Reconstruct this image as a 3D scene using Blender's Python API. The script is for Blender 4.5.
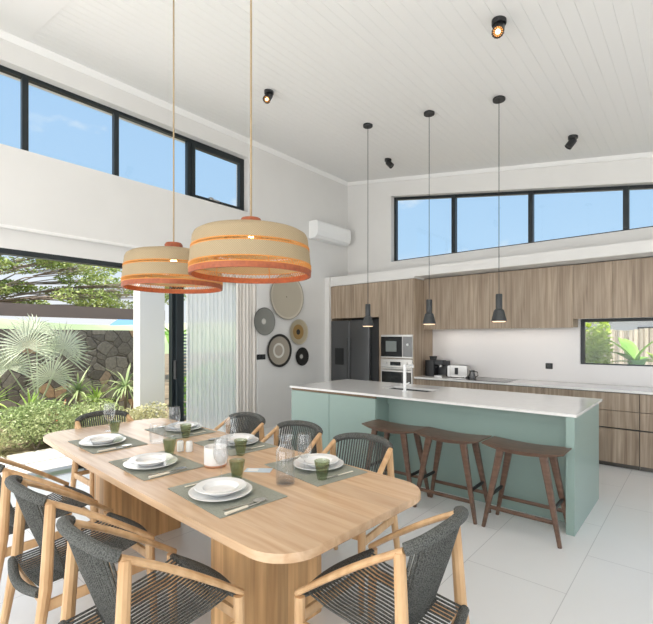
import bpy, bmesh, math, random
from mathutils import Vector, Matrix, noise
random.seed(7)
PI = math.pi
sc = bpy.context.scene
for o in list(bpy.data.objects): bpy.data.objects.remove(o)
col = sc.collection

# ------------------------------------------------------------------ camera
YAW = 0.711
cam = bpy.data.cameras.new('camera'); co = bpy.data.objects.new('camera', cam); col.objects.link(co)
co.location = (0, 0, 1.5); co.rotation_euler = (PI/2, 0, YAW)
cam.sensor_fit = 'HORIZONTAL'; cam.sensor_width = 36; cam.lens = 36*435.4/653
cam.shift_y = 25.9/653; cam.clip_end = 500; cam.clip_start = .05
sc.camera = co
sc.view_settings.view_transform = 'Standard'; sc.view_settings.look = 'None'
sc.view_settings.gamma = 1; sc.view_settings.use_curve_mapping = False
sc.view_settings.exposure = 0.05

# ------------------------------------------------------------------ world sky with soft clouds
w = bpy.data.worlds.new('sky'); sc.world = w; w.use_nodes = True
nt = w.node_tree; N = nt.nodes; L = nt.links; N.clear()
out = N.new('ShaderNodeOutputWorld'); bg = N.new('ShaderNodeBackground'); bg.inputs[1].default_value = 1.0
tc = N.new('ShaderNodeTexCoord'); sep = N.new('ShaderNodeSeparateXYZ'); L.new(tc.outputs['Generated'], sep.inputs[0])
rp = N.new('ShaderNodeValToRGB'); e = rp.color_ramp.elements
e[0].position = 0.0; e[0].color = (.93, .95, .97, 1); e[1].position = .9; e[1].color = (.26, .52, .90, 1)
q = e.new(.11); q.color = (.84, .90, .96, 1); q = e.new(.19); q.color = (.47, .70, .94, 1); q = e.new(.40); q.color = (.43, .66, .93, 1)
L.new(sep.outputs[2], rp.inputs[0])
mp = N.new('ShaderNodeMapping'); mp.inputs['Scale'].default_value = (1, 1, 2.2); mp.inputs['Location'].default_value = (.35, .1, .2)
L.new(tc.outputs['Generated'], mp.inputs[0])
nz = N.new('ShaderNodeTexNoise'); nz.inputs['Scale'].default_value = 3.1; nz.inputs['Detail'].default_value = 7; L.new(mp.outputs[0], nz.inputs[0])
cr = N.new('ShaderNodeValToRGB'); cr.color_ramp.elements[0].position = .60; cr.color_ramp.elements[1].position = .68
L.new(nz.outputs[0], cr.inputs[0])
mx = N.new('ShaderNodeMixRGB'); mx.inputs[2].default_value = (.97, .98, 1, 1)
L.new(cr.outputs[0], mx.inputs[0]); L.new(rp.outputs[0], mx.inputs[1]); L.new(mx.outputs[0], bg.inputs[0]); L.new(bg.outputs[0], out.inputs[0])

# ------------------------------------------------------------------ lights
def light(name, kind, loc, rot, power, color=(1, 1, 1), **kw):
    l = bpy.data.lights.new(name, kind); l.energy = power; l.color = color
    for k, v in kw.items(): setattr(l, k, v)
    o = bpy.data.objects.new(name, l); col.objects.link(o); o.location = loc; o.rotation_euler = rot
    return o
sun = light('sun', 'SUN', (0, 0, 20), (0, 0, 0), 8.5, (1, .95, .87), angle=math.radians(.8))
sun.rotation_euler = Vector((-.05, .50, -1.0)).to_track_quat('-Z', 'Y').to_euler()
# added fill lights: two at invented unseen doors, one in the garden doorway
light('fill_light_back', 'AREA', (-1.2, -2.92, 1.75), (PI/2, 0, 0), 186, (1, .985, .965), shape='RECTANGLE', size=7.2, size_y=2.9)
light('fill_light_right', 'AREA', (2.93, 2.6, 1.6), (PI/2, 0, PI/2), 42, (.97, .985, 1), shape='RECTANGLE', size=7.0, size_y=2.6)
light('fill_light_garden_door', 'AREA', (-5.44, .6, 1.25), (PI/2, 0, -PI/2), 46, (1, .99, .97), shape='RECTANGLE', size=4.8, size_y=2.1)  # added fill that brightens the island front and far table end

# ------------------------------------------------------------------ materials
MATS = {}
def mat(name, c, rough=.5, metal=0, spec=None, trans=0, emit=None, es=1, coat=0):
    m = bpy.data.materials.new(name); m.use_nodes = True
    b = m.node_tree.nodes['Principled BSDF']
    b.inputs['Base Color'].default_value = (*c, 1); b.inputs['Roughness'].default_value = rough
    b.inputs['Metallic'].default_value = metal
    if spec is not None: b.inputs['Specular IOR Level'].default_value = spec
    if trans: b.inputs['Transmission Weight'].default_value = trans
    if coat: b.inputs['Coat Weight'].default_value = coat
    if emit: b.inputs['Emission Color'].default_value = (*emit, 1); b.inputs['Emission Strength'].default_value = es
    MATS[name] = m; return m
def nodes(m): return m.node_tree.nodes, m.node_tree.links, m.node_tree.nodes['Principled BSDF']
def noisy(m, c1, c2, scale=(1, 1, 1), s=8, detail=5, bump=0, lo=.3, hi=.7, coord='Object', dist=0):
    N, L, b = nodes(m)
    t = N.new('ShaderNodeTexCoord'); mp = N.new('ShaderNodeMapping'); mp.inputs['Scale'].default_value = scale
    n = N.new('ShaderNodeTexNoise'); n.inputs['Scale'].default_value = s; n.inputs['Detail'].default_value = detail
    n.inputs['Distortion'].default_value = dist
    r = N.new('ShaderNodeValToRGB'); r.color_ramp.elements[0].position = lo; r.color_ramp.elements[1].position = hi
    r.color_ramp.elements[0].color = (*c1, 1); r.color_ramp.elements[1].color = (*c2, 1)
    L.new(t.outputs[coord], mp.inputs[0]); L.new(mp.outputs[0], n.inputs[0]); L.new(n.outputs[0], r.inputs[0]); L.new(r.outputs[0], b.inputs['Base Color'])
    if bump:
        bp = N.new('ShaderNodeBump'); bp.inputs['Strength'].default_value = bump; bp.inputs['Distance'].default_value = .01
        L.new(n.outputs[0], bp.inputs['Height']); L.new(bp.outputs[0], b.inputs['Normal'])
    return r, t
def planks(m, r, t, axes, width, amount):
    """each board of the given width gets a tone of its own"""
    N, L, b = nodes(m)
    s = N.new('ShaderNodeSeparateXYZ'); L.new(t.outputs['Object'], s.inputs[0])
    src = s.outputs[axes[0]]
    if len(axes) > 1:
        ad = N.new('ShaderNodeMath'); ad.operation = 'ADD'; L.new(s.outputs[axes[0]], ad.inputs[0]); L.new(s.outputs[axes[1]], ad.inputs[1]); src = ad.outputs[0]
    d = N.new('ShaderNodeMath'); d.operation = 'DIVIDE'; d.inputs[1].default_value = width; L.new(src, d.inputs[0])
    f = N.new('ShaderNodeMath'); f.operation = 'FLOOR'; L.new(d.outputs[0], f.inputs[0])
    wn = N.new('ShaderNodeTexWhiteNoise'); wn.noise_dimensions = '1D'; L.new(f.outputs[0], wn.inputs['W'])
    mr = N.new('ShaderNodeMapRange'); mr.inputs[3].default_value = 1-amount; mr.inputs[4].default_value = 1+amount*.4
    L.new(wn.outputs[0], mr.inputs[0])
    mm = N.new('ShaderNodeMixRGB'); mm.blend_type = 'MULTIPLY'; mm.inputs[0].default_value = 1
    cb = N.new('ShaderNodeCombineXYZ')
    for i in range(3): L.new(mr.outputs[0], cb.inputs[i])
    L.new(r.outputs[0], mm.inputs[1]); L.new(cb.outputs[0], mm.inputs[2]); L.new(mm.outputs[0], b.inputs['Base Color'])

wallm = mat('wall_paint', (.80, .785, .755), .75); noisy(wallm, (.725, .712, .69), (.745, .732, .71), s=3)
ceilm = mat('ceiling_paint', (.82, .81, .79), .6)
trimw = mat('white_trim', (.84, .83, .81), .45)
oak = mat('teak_table_top', (.7, .5, .32), .27); r, t = noisy(oak, (.56, .345, .19), (.75, .525, .335), (.7, 9, 9), 3.2, 6, .03, .25, .75, dist=.4); planks(oak, r, t, (1,), .13, .14)
ped = mat('teak_pedestal', (.6, .4, .22), .45); r, t = noisy(ped, (.50, .27, .11), (.78, .49, .235), (10, 10, .6), 3, 6, .03, .25, .75, dist=.3); planks(ped, r, t, (0, 1), .07, .28)
chw = mat('teak_chair', (.62, .40, .22), .42); noisy(chw, (.54, .315, .15), (.72, .475, .26), (6, 6, 1.2), 4, 5, .02)
wal = mat('stool_walnut', (.14, .06, .035), .35); noisy(wal, (.085, .045, .028), (.175, .10, .066), (1.5, 9, 9), 4, 6, .03)
cab = mat('cabinet_wood', (.3, .22, .15), .5)
r, t = noisy(cab, (.245, .175, .12), (.52, .415, .31), (14, 14, .55), 2.2, 8, .02, .28, .72, dist=.6); planks(cab, r, t, (0, 1), .17, .12)
sage = mat('sage_green_lacquer', (.285, .385, .345), .30)
quartz = mat('white_quartz', (.82, .80, .775), .14); noisy(quartz, (.80, .78, .755), (.84, .82, .80), s=14)
black = mat('black_metal', (.012, .013, .014), .4)
frame = mat('dark_window_frame', (.008, .014, .017), .35)
dgrey = mat('dark_grey_paint', (.04, .043, .045), .45)
steel = mat('brushed_steel', (.55, .54, .52), .3, 1)
silver = mat('cutlery_steel', (.72, .70, .66), .22, 1)
fridge_m = mat('fridge_dark_steel', (.10, .102, .105), .33, .5)
ovglass = mat('black_oven_glass', (.01, .011, .012), .06)
hob = mat('hob_glass', (.03, .03, .032), .08)
porc = mat('white_porcelain', (.84, .835, .82), .13, coat=.3)
whitep = mat('white_plastic', (.86, .86, .85), .35)
creamh = mat('cream_handle', (.80, .74, .62), .4)
matm = mat('placemat_woven', (.25, .265, .22), .8); noisy(matm, (.255, .265, .22), (.33, .34, .285), s=160)
rope = mat('charcoal_rope', (.075, .08, .075), .85)
N, L, b = nodes(rope)
t = N.new('ShaderNodeTexCoord'); vz = N.new('ShaderNodeTexVoronoi'); vz.inputs['Scale'].default_value = 230; L.new(t.outputs['Object'], vz.inputs[0])
rr = N.new('ShaderNodeValToRGB'); rr.color_ramp.elements[0].color = (.20, .20, .185, 1); rr.color_ramp.elements[1].color = (.045, .047, .042, 1); rr.color_ramp.elements[1].position = .75
L.new(vz.outputs['Distance'], rr.inputs[0]); L.new(rr.outputs[0], b.inputs['Base Color'])
bp = N.new('ShaderNodeBump'); bp.inputs['Strength'].default_value = .6; bp.inputs['Distance'].default_value = .004; bp.invert = True
L.new(vz.outputs['Distance'], bp.inputs['Height']); L.new(bp.outputs[0], b.inputs['Normal'])
def weave(name, c1, c2, sc_=90, bump=.5, transl=0):
    m = mat(name, c1, .85); N, L, b = nodes(m)
    t = N.new('ShaderNodeTexCoord'); uvs = t.outputs['UV']
    k = N.new('ShaderNodeTexChecker'); k.inputs['Scale'].default_value = sc_; k.inputs[1].default_value = (*c1, 1); k.inputs[2].default_value = (*c2, 1)
    L.new(uvs, k.inputs[0]); L.new(k.outputs[0], b.inputs['Base Color'])
    bp = N.new('ShaderNodeBump'); bp.inputs['Strength'].default_value = bump; bp.inputs['Distance'].default_value = .004
    L.new(k.outputs[1], bp.inputs['Height']); L.new(bp.outputs[0], b.inputs['Normal'])
    if transl:
        tr = N.new('ShaderNodeBsdfTranslucent'); tr.inputs[0].default_value = (*c1, 1); ms = N.new('ShaderNodeMixShader'); ms.inputs[0].default_value = transl
        o = [n for n in N if n.type == 'OUTPUT_MATERIAL'][0]
        L.new(b.outputs[0], ms.inputs[1]); L.new(tr.outputs[0], ms.inputs[2]); L.new(ms.outputs[0], o.inputs[0])
    return m
straw = weave('straw_weave', (.52, .41, .26), (.38, .29, .175), 1.0, .6, .18)
rust = mat('rust_cane', (.42, .115, .035), .55); noisy(rust, (.25, .055, .018), (.38, .095, .03), s=60)
amber = mat('amber_cane', (.60, .26, .06), .55)
cordm = mat('jute_cord', (.36, .27, .16), .8)
def glassy(name, tint, base=.06, edge=.55, gl=(1, 1, 1), diff=None, dw=0):
    m = bpy.data.materials.new(name); m.use_nodes = True; N = m.node_tree.nodes; L = m.node_tree.links; N.clear()
    o = N.new('ShaderNodeOutputMaterial'); tr = N.new('ShaderNodeBsdfTransparent'); tr.inputs[0].default_value = (*tint, 1)
    g = N.new('ShaderNodeBsdfGlossy'); g.inputs[0].default_value = (*gl, 1); g.inputs[1].default_value = .03
    lw = N.new('ShaderNodeLayerWeight'); lw.inputs[0].default_value = .35
    mr = N.new('ShaderNodeMapRange'); mr.inputs[3].default_value = base; mr.inputs[4].default_value = edge
    pw = N.new('ShaderNodeMath'); pw.operation = 'POWER'; pw.inputs[1].default_value = 2.2
    L.new(lw.outputs['Facing'], pw.inputs[0]); L.new(pw.outputs[0], mr.inputs[0])
    ms = N.new('ShaderNodeMixShader'); L.new(mr.outputs[0], ms.inputs[0]); L.new(tr.outputs[0], ms.inputs[1]); L.new(g.outputs[0], ms.inputs[2])
    last = ms
    if dw:
        d = N.new('ShaderNodeBsdfDiffuse'); d.inputs[0].default_value = (*diff, 1); m2 = N.new('ShaderNodeMixShader'); m2.inputs[0].default_value = dw
        L.new(ms.outputs[0], m2.inputs[1]); L.new(d.outputs[0], m2.inputs[2]); last = m2
    L.new(last.outputs[0], o.inputs[0]); return m
pane = glassy('window_glass', (.97, .985, .99), .02, .25)
doorglass = glassy('door_glass', (.96, .98, .975), .03, .3)
clear = glassy('clear_glass', (.97, .975, .98), .04, .45, diff=(.8, .8, .8), dw=.015)
green = glassy('green_glass', (.74, .78, .67), .05, .45, diff=(.18, .22, .13), dw=.06)
frost = mat('frosted_white_glass', (.85, .83, .80), .35)
water = glassy('water', (.98, .985, .99), .03, .2)
sheer = bpy.data.materials.new('sheer_voile'); sheer.use_nodes = True
N = sheer.node_tree.nodes; L = sheer.node_tree.links; N.clear()
o = N.new('ShaderNodeOutputMaterial'); a = N.new('ShaderNodeBsdfTransparent'); d = N.new('ShaderNodeBsdfDiffuse'); d.inputs[0].default_value = (.96, .96, .95, 1)
tl = N.new('ShaderNodeBsdfTranslucent'); tl.inputs[0].default_value = (.96, .96, .95, 1)
m1 = N.new('ShaderNodeMixShader'); m1.inputs[0].default_value = .5; m2 = N.new('ShaderNodeMixShader'); m2.inputs[0].default_value = .80
L.new(d.outputs[0], m1.inputs[1]); L.new(tl.outputs[0], m1.inputs[2]); L.new(a.outputs[0], m2.inputs[1]); L.new(m1.outputs[0], m2.inputs[2]); L.new(m2.outputs[0], o.inputs[0])
linen = mat('linen_drape', (.78, .74, .69), .9)
bulb = mat('warm_bulb', (1, .8, .5), .4, emit=(1, .72, .36), es=14)
lens = mat('lit_lens', (1, .8, .5), .4, emit=(1, .75, .45), es=5)
amberglow = mat('amber_reflector', (.9, .5, .2), .4, emit=(1, .42, .10), es=.9)
glow = mat('warm_diffuser', (.95, .8, .6), .5, emit=(1, .66, .40), es=.95)
led = mat('led_strip', (1, .95, .85), .5, emit=(1, .9, .75), es=1.3)
display = mat('pale_display', (.6, .65, .7), .3, emit=(.6, .7, .8), es=.6)
soil = mat('soil', (.16, .11, .07), .9); noisy(soil, (.11, .07, .04), (.30, .24, .15), s=3)
paver = mat('pale_paving', (.66, .62, .56), .8); noisy(paver, (.60, .56, .50), (.70, .66, .60), s=5)
hillm = mat('hill_green', (.2, .3, .13), .9); noisy(hillm, (.26, .34, .17), (.46, .48, .30), s=.06, lo=.4, hi=.6)
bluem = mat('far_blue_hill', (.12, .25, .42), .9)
taupe = mat('taupe_beam', (.27, .205, .17), .7)
bark = mat('bark', (.25, .20, .16), .9)
rend = mat('white_render', (.80, .79, .77), .8)
bluegrey = mat('blue_grey_slats', (.16, .20, .26), .5)
def leafm(name, c1, c2, tr=.3):
    m = mat(name, c1, .5); r, t = noisy(m, c1, c2, s=2.2, lo=.35, hi=.65)
    N, L, b = nodes(m); k = N.new('ShaderNodeBsdfTranslucent'); L.new(r.outputs[0], k.inputs[0])
    ms = N.new('ShaderNodeMixShader'); ms.inputs[0].default_value = tr
    o = [n for n in N if n.type == 'OUTPUT_MATERIAL'][0]
    L.new(b.outputs[0], ms.inputs[1]); L.new(k.outputs[0], ms.inputs[2]); L.new(ms.outputs[0], o.inputs[0]); return m
lf_tree = leafm('tree_leaves', (.26, .36, .08), (.52, .58, .22))
lf_bush = leafm('bush_leaves', (.26, .35, .13), (.56, .60, .32))
lf_palm = leafm('silver_palm', (.50, .56, .38), (.70, .74, .58))
lf_spike = leafm('spiky_green', (.28, .44, .08), (.58, .66, .22))
lf_dark = leafm('dark_yucca', (.26, .36, .14), (.55, .60, .32))
lf_grass = leafm('dry_grass', (.42, .42, .20), (.62, .58, .36))
lf_lime = leafm('lime_leaves', (.36, .52, .05), (.60, .70, .12))
lf_ban = leafm('banana_leaf', (.16, .36, .05), (.30, .50, .09))
lf_red = leafm('red_leaves', (.42, .13, .06), (.5, .22, .1))
bamb = mat('bamboo_fence', (.42, .34, .24), .8); r, t = noisy(bamb, (.46, .38, .28), (.70, .61, .49), (12, 12, .6), 3, 5); planks(bamb, r, t, (0,), .07, .4)
stone = mat('dark_stone', (.1, .09, .08), .85)
N, L, b = nodes(stone); t = N.new('ShaderNodeTexCoord')
v = N.new('ShaderNodeTexVoronoi'); v.inputs['Scale'].default_value = 4.8; L.new(t.outputs['Object'], v.inputs[0])
v2 = N.new('ShaderNodeTexVoronoi'); v2.feature = 'DISTANCE_TO_EDGE'; v2.inputs['Scale'].default_value = 4.8; L.new(t.outputs['Object'], v2.inputs[0])
sh = N.new('ShaderNodeSeparateColor'); L.new(v.outputs['Color'], sh.inputs[0])
r1 = N.new('ShaderNodeValToRGB'); r1.color_ramp.elements[0].color = (.15, .128, .108, 1); r1.color_ramp.elements[1].color = (.42, .36, .30, 1)
q = r1.color_ramp.elements.new(.90); q.color = (.30, .26, .22, 1); r1.color_ramp.elements[-1].color = (.52, .32, .18, 1)
L.new(sh.outputs[0], r1.inputs[0])
r2 = N.new('ShaderNodeValToRGB'); r2.color_ramp.elements[0].color = (.24, .22, .2, 1); r2.color_ramp.elements[1].color = (1, 1, 1, 1); r2.color_ramp.elements[1].position = .05
L.new(v2.outputs['Distance'], r2.inputs[0])
nn = N.new('ShaderNodeTexNoise'); nn.inputs['Scale'].default_value = 22; L.new(t.outputs['Object'], nn.inputs[0])
mm = N.new('ShaderNodeMixRGB'); mm.blend_type = 'MULTIPLY'; mm.inputs[0].default_value = .75; L.new(r1.outputs[0], mm.inputs[1]); L.new(r2.outputs[0], mm.inputs[2])
m3 = N.new('ShaderNodeMixRGB'); m3.blend_type = 'OVERLAY'; m3.inputs[0].default_value = .5; L.new(mm.outputs[0], m3.inputs[1]); L.new(nn.outputs[0], m3.inputs[2]); L.new(m3.outputs[0], b.inputs['Base Color'])
bp = N.new('ShaderNodeBump'); bp.inputs['Strength'].default_value = .8; bp.inputs['Distance'].default_value = .03; L.new(r2.outputs[0], bp.inputs['Height']); L.new(bp.outputs[0], b.inputs['Normal'])
# floor tiles 0.6 x 1.2 with thin joints
tile = mat('floor_tile', (.62, .61, .60), .28)
N, L, b = nodes(tile); t = N.new('ShaderNodeTexCoord'); mp = N.new('ShaderNodeMapping')
mp.inputs['Location'].default_value = (-2.85+2.4, 0, 0); mp.inputs['Rotation'].default_value = (0, 0, -PI/2)
L.new(t.outputs['Object'], mp.inputs[0])
bk = N.new('ShaderNodeTexBrick'); bk.offset = .5; bk.inputs['Scale'].default_value = 1; bk.inputs['Brick Width'].default_value = 1.2; bk.inputs['Row Height'].default_value = .6
bk.inputs['Mortar Size'].default_value = .0028; bk.inputs['Mortar Smooth'].default_value = .3; bk.inputs['Bias'].default_value = 0
bk.inputs['Color1'].default_value = (.80, .79, .775, 1); bk.inputs['Color2'].default_value = (.82, .81, .795, 1); bk.inputs['Mortar'].default_value = (.56, .55, .54, 1)
L.new(mp.outputs[0], bk.inputs[0])
nn = N.new('ShaderNodeTexNoise'); nn.inputs['Scale'].default_value = 2.5; nn.inputs['Detail'].default_value = 6; L.new(t.outputs['Object'], nn.inputs[0])
mm = N.new('ShaderNodeMixRGB'); mm.blend_type = 'OVERLAY'; mm.inputs[0].default_value = .12; L.new(bk.outputs[0], mm.inputs[1]); L.new(nn.outputs[0], mm.inputs[2]); L.new(mm.outputs[0], b.inputs['Base Color'])

# ------------------------------------------------------------------ mesh helpers
class MB:
    def __init__(s): s.v = []; s.f = []; s.uv = {}
    def add(s, vs, fs):
        o = len(s.v); s.v += [tuple(p) for p in vs]; s.f += [tuple(i+o for i in f) for f in fs]; return s
    def box(s, x0, x1, y0, y1, z0, z1):
        return s.add([(x, y, z) for z in (z0, z1) for (x, y) in ((x0, y0), (x1, y0), (x1, y1), (x0, y1))],
                     [(3, 2, 1, 0), (4, 5, 6, 7), (0, 1, 5, 4), (1, 2, 6, 5), (2, 3, 7, 6), (3, 0, 4, 7)])
    def rbox(s, x0, x1, y0, y1, z0, z1, r=.01, axis='z', n=4):
        """box with rounded edges along one axis"""
        if axis == 'z': a0, a1, b0, b1, c0, c1 = x0, x1, y0, y1, z0, z1; f = lambda a, b, c: (a, b, c)
        elif axis == 'x': a0, a1, b0, b1, c0, c1 = y0, y1, z0, z1, x0, x1; f = lambda a, b, c: (c, a, b)
        else: a0, a1, b0, b1, c0, c1 = z0, z1, x0, x1, y0, y1; f = lambda a, b, c: (b, c, a)
        pts = rrect(a0, a1, b0, b1, r, n); m = len(pts)
        return s.add([f(a, b, c) for c in (c0, c1) for a, b in pts],
                     [tuple(range(m-1, -1, -1)), tuple(range(m, 2*m))]+[(i, (i+1) % m, m+(i+1) % m, m+i) for i in range(m)])
    def prism(s, pts, z0, z1):
        m = len(pts)
        return s.add([(a, b, z) for z in (z0, z1) for a, b in pts],
                     [tuple(range(m-1, -1, -1)), tuple(range(m, 2*m))]+[(i, (i+1) % m, m+(i+1) % m, m+i) for i in range(m)])
    def loft(s, rings, cap=True, closed=False):
        m = len(rings[0]); n = len(rings); vs = [p for r in rings for p in r]; fs = []
        for k in range(n if closed else n-1):
            a = k*m; b_ = ((k+1) % n)*m
            fs += [(a+i, a+(i+1) % m, b_+(i+1) % m, b_+i) for i in range(m)]
        if cap and not closed: fs += [tuple(range(m-1, -1, -1)), tuple(range((n-1)*m, n*m))]
        return s.add(vs, fs)
    def lathe(s, prof, seg=32, cx=0, cy=0, cap=False):
        rings = [[(cx+r*math.cos(2*PI*i/seg), cy+r*math.sin(2*PI*i/seg), z) for i in range(seg)] for r, z in prof]
        return s.loft(rings, cap)
    def tube(s, pts, r, seg=8, closed=False, flat=1.0, up=(0, 0, 1)):
        P = [Vector(p) for p in pts]; n = len(P); rings = []
        for i, p in enumerate(P):
            a = P[(i-1) % n] if (closed or i > 0) else p; b_ = P[(i+1) % n] if (closed or i < n-1) else p
            d = (b_-a).normalized(); u = Vector(up)
            if abs(d.dot(u)) > .95: u = Vector((0, 1, 0))
            sx = d.cross(u).normalized(); sy = sx.cross(d).normalized()
            rad = r[i] if isinstance(r, (list, tuple)) else r
            rings.append([tuple(p+sx*rad*math.cos(2*PI*k/seg)+sy*rad*flat*math.sin(2*PI*k/seg)) for k in range(seg)])
        return s.loft(rings, not closed, closed)
    def bar(s, a, b_, w0, h0, w1=None, h1=None, up=(0, 0, 1)):
        """rectangular bar from a to b, may taper"""
        a = Vector(a); b_ = Vector(b_); d = (b_-a).normalized(); u = Vector(up)
        if abs(d.dot(u)) > .97: u = Vector((0, 1, 0))
        sx = d.cross(u).normalized(); sy = sx.cross(d).normalized(); w1 = w1 or w0; h1 = h1 or h0; rings = []
        for p, w_, h_ in ((a, w0, h0), (b_, w1, h1)):
            c = .18
            q = [(-.5, -.5+c), (-.5+c, -.5), (.5-c, -.5), (.5, -.5+c), (.5, .5-c), (.5-c, .5), (-.5+c, .5), (-.5, .5-c)]
            rings.append([tuple(p+sx*w_*i+sy*h_*j) for i, j in q])
        return s.loft(rings)
    def build(s, name, m, parent=None, smooth=True, loc=None, ang=.6):
        me = bpy.data.meshes.new(name); me.from_pydata(s.v, [], s.f)
        b = bmesh.new(); b.from_mesh(me); bmesh.ops.recalc_face_normals(b, faces=b.faces); b.to_mesh(me); b.free()
        me.materials.append(m)
        if smooth:
            me.polygons.foreach_set('use_smooth', [True]*len(me.polygons)); me.set_sharp_from_angle(angle=ang)
        o = bpy.data.objects.new(name, me); col.objects.link(o)
        if parent: o.parent = parent
        if loc: o.location = loc
        return o
def rrect(x0, x1, y0, y1, r, n=5):
    p = []
    for cx, cy, a in ((x1-r, y1-r, 0), (x0+r, y1-r, 90), (x0+r, y0+r, 180), (x1-r, y0+r, 270)):
        for k in range(n+1):
            t_ = math.radians(a+90*k/n); p.append((cx+r*math.cos(t_), cy+r*math.sin(t_)))
    return p
def thing(name, label, cat, loc=(0, 0, 0), rz=0, group=None):
    o = bpy.data.objects.new(name, None); col.objects.link(o); o.empty_display_size = .1
    o.location = loc; o.rotation_euler = (0, 0, rz); o['label'] = label; o['category'] = cat
    if group: o['group'] = group
    return o
def tag(o, label, cat, group=None, kind=None):
    o['label'] = label; o['category'] = cat
    if group: o['group'] = group
    if kind: o['kind'] = kind
    return o
def struct(o): o['kind'] = 'structure'; return o
def sempty(name):
    o = bpy.data.objects.new(name, None); col.objects.link(o); o['kind'] = 'structure'; return o
def copy_tree(o, parent=None):
    kids = [c for c in bpy.data.objects if c.parent == o]
    c = o.copy(); col.objects.link(c); c.parent = parent
    for k in kids: copy_tree(k, c)
    return c
def place(proto, used, loc, rz, label, group):
    o = proto if not used else copy_tree(proto)
    o.location = loc; o.rotation_euler = (0, 0, rz); o['label'] = label; o['group'] = group
    return o

# ------------------------------------------------------------------ setting: room shell
def ceil_z(x): return 4.47-.154*(x+5.15)
XL, YB = -5.15, 6.6
struct(MB().box(-5.45, 3.15, -3.1, 6.85, -.12, 0).build('floor', tile, smooth=False))
# left wall
m = MB()
m.box(-5.45, XL, 4.36, 6.85, 0, 2.61)
m.box(-5.45, XL, -3.1, -2.4, 0, 2.61)
m.box(-5.45, -5.35, -2.4, 4.36, 2.41, 2.61)
m.box(-5.45, XL, -3.1, 6.85, 2.61, 3.385)
m.box(-5.45, XL, 4.19, 6.85, 3.385, 4.205)
m.box(-5.45, XL, -3.1, -2.0, 3.385, 4.205)
m.box(-5.45, XL, -3.1, 6.85, 4.205, 4.56)
struct(m.build('wall_left', wallm, smooth=False))
# back (kitchen) wall : coordinates in x,z extruded along y
def xz(mb, pts, y0, y1):
    n = len(pts)
    return mb.add([(a, y, b_) for y in (y0, y1) for a, b_ in pts], [tuple(range(n)), tuple(range(2*n-1, n-1, -1))]+[(i, (i+1) % n, n+(i+1) % n, n+i) for i in range(n)])
def head(x): return 4.018-.1667*(x+4.178)
m = MB(); y0, y1 = YB, 6.8
xz(m, [(XL, 0), (-1.225, 0), (-1.225, 2.85), (XL, 2.85)], y0, y1)
xz(m, [(-1.225, 0), (1.6, 0), (1.6, 1.15), (-1.225, 1.15)], y0, y1)
xz(m, [(-1.225, 1.75), (1.6, 1.75), (1.6, 2.85), (-1.225, 2.85)], y0, y1)
xz(m, [(1.6, 0), (3, 0), (3, 2.85), (1.6, 2.85)], y0, y1)
xz(m, [(XL, 2.85), (-4.178, 2.85), (-4.178, ceil_z(-4.178)+.06), (XL, ceil_z(XL)+.06)], y0, y1)
xz(m, [(-4.178, head(-4.178)), (1.7, head(1.7)), (1.7, ceil_z(1.7)+.06), (-4.178, ceil_z(-4.178)+.06)], y0, y1)
xz(m, [(1.7, 2.85), (3, 2.85), (3, ceil_z(3)+.06), (1.7, ceil_z(1.7)+.06)], y0, y1)
struct(m.build('wall_back', wallm, smooth=False))
m = MB(); m.box(-5.45, -4.8, -3.1, -3.0, 0, 3.2).box(2.4, 3.15, -3.1, -3.0, 0, 3.2); xz(m, [(-5.45, 3.2), (3.15, 3.2), (3.15, 3.3), (-5.45, 4.6)], -3.1, -3.0); struct(m.build('wall_front', wallm, smooth=False))
m = MB(); m.box(3.0, 3.15, -3.0, -.9, 0, 2.95).box(3.0, 3.15, 6.1, 6.8, 0, 2.95).box(3.0, 3.15, -3.0, 6.8, 2.95, 3.3); struct(m.build('wall_right', wallm, smooth=False))
d2 = sempty('added_door_back')  # unseen glazed doors, made up around the back fill light
for xx in (-4.8, -3.0, -1.2, .6, 2.34): MB().box(xx, xx+.06, -3.08, -3.02, 0, 3.2).build('door_frame', frame, d2, False)
MB().box(-4.74, 2.34, -3.08, -3.02, 3.14, 3.2).box(-4.74, 2.34, -3.08, -3.02, 0, .04).build('door_rail', frame, d2, False)
MB().box(-4.74, 2.34, -3.052, -3.048, .04, 3.14).build('door_glass', pane, d2, False)
d3 = sempty('added_door_right')  # likewise invented: unseen glazing to go with the right-hand fill light
for yy in (-.9, .85, 2.6, 4.35, 6.04): MB().box(3.04, 3.10, yy, yy+.06, 0, 2.95).build('door_frame', frame, d3, False)
MB().box(3.04, 3.10, -.84, 6.04, 2.89, 2.95).box(3.04, 3.10, -.84, 6.04, 0, .04).build('door_rail', frame, d3, False)
MB().box(3.068, 3.072, -.84, 6.04, .04, 2.89).build('door_glass', pane, d3, False)
# bulkhead over the kitchen units
struct(MB().box(XL, 3, 5.98, YB, 2.45, 2.585).box(XL, -3.363, 5.98, YB, 2.425, 2.45).build('trim_1', wallm, smooth=False))
struct(MB().box(XL, -5.047, 5.93, YB, 0, 2.585).build('trim_6', wallm, smooth=False))
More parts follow.
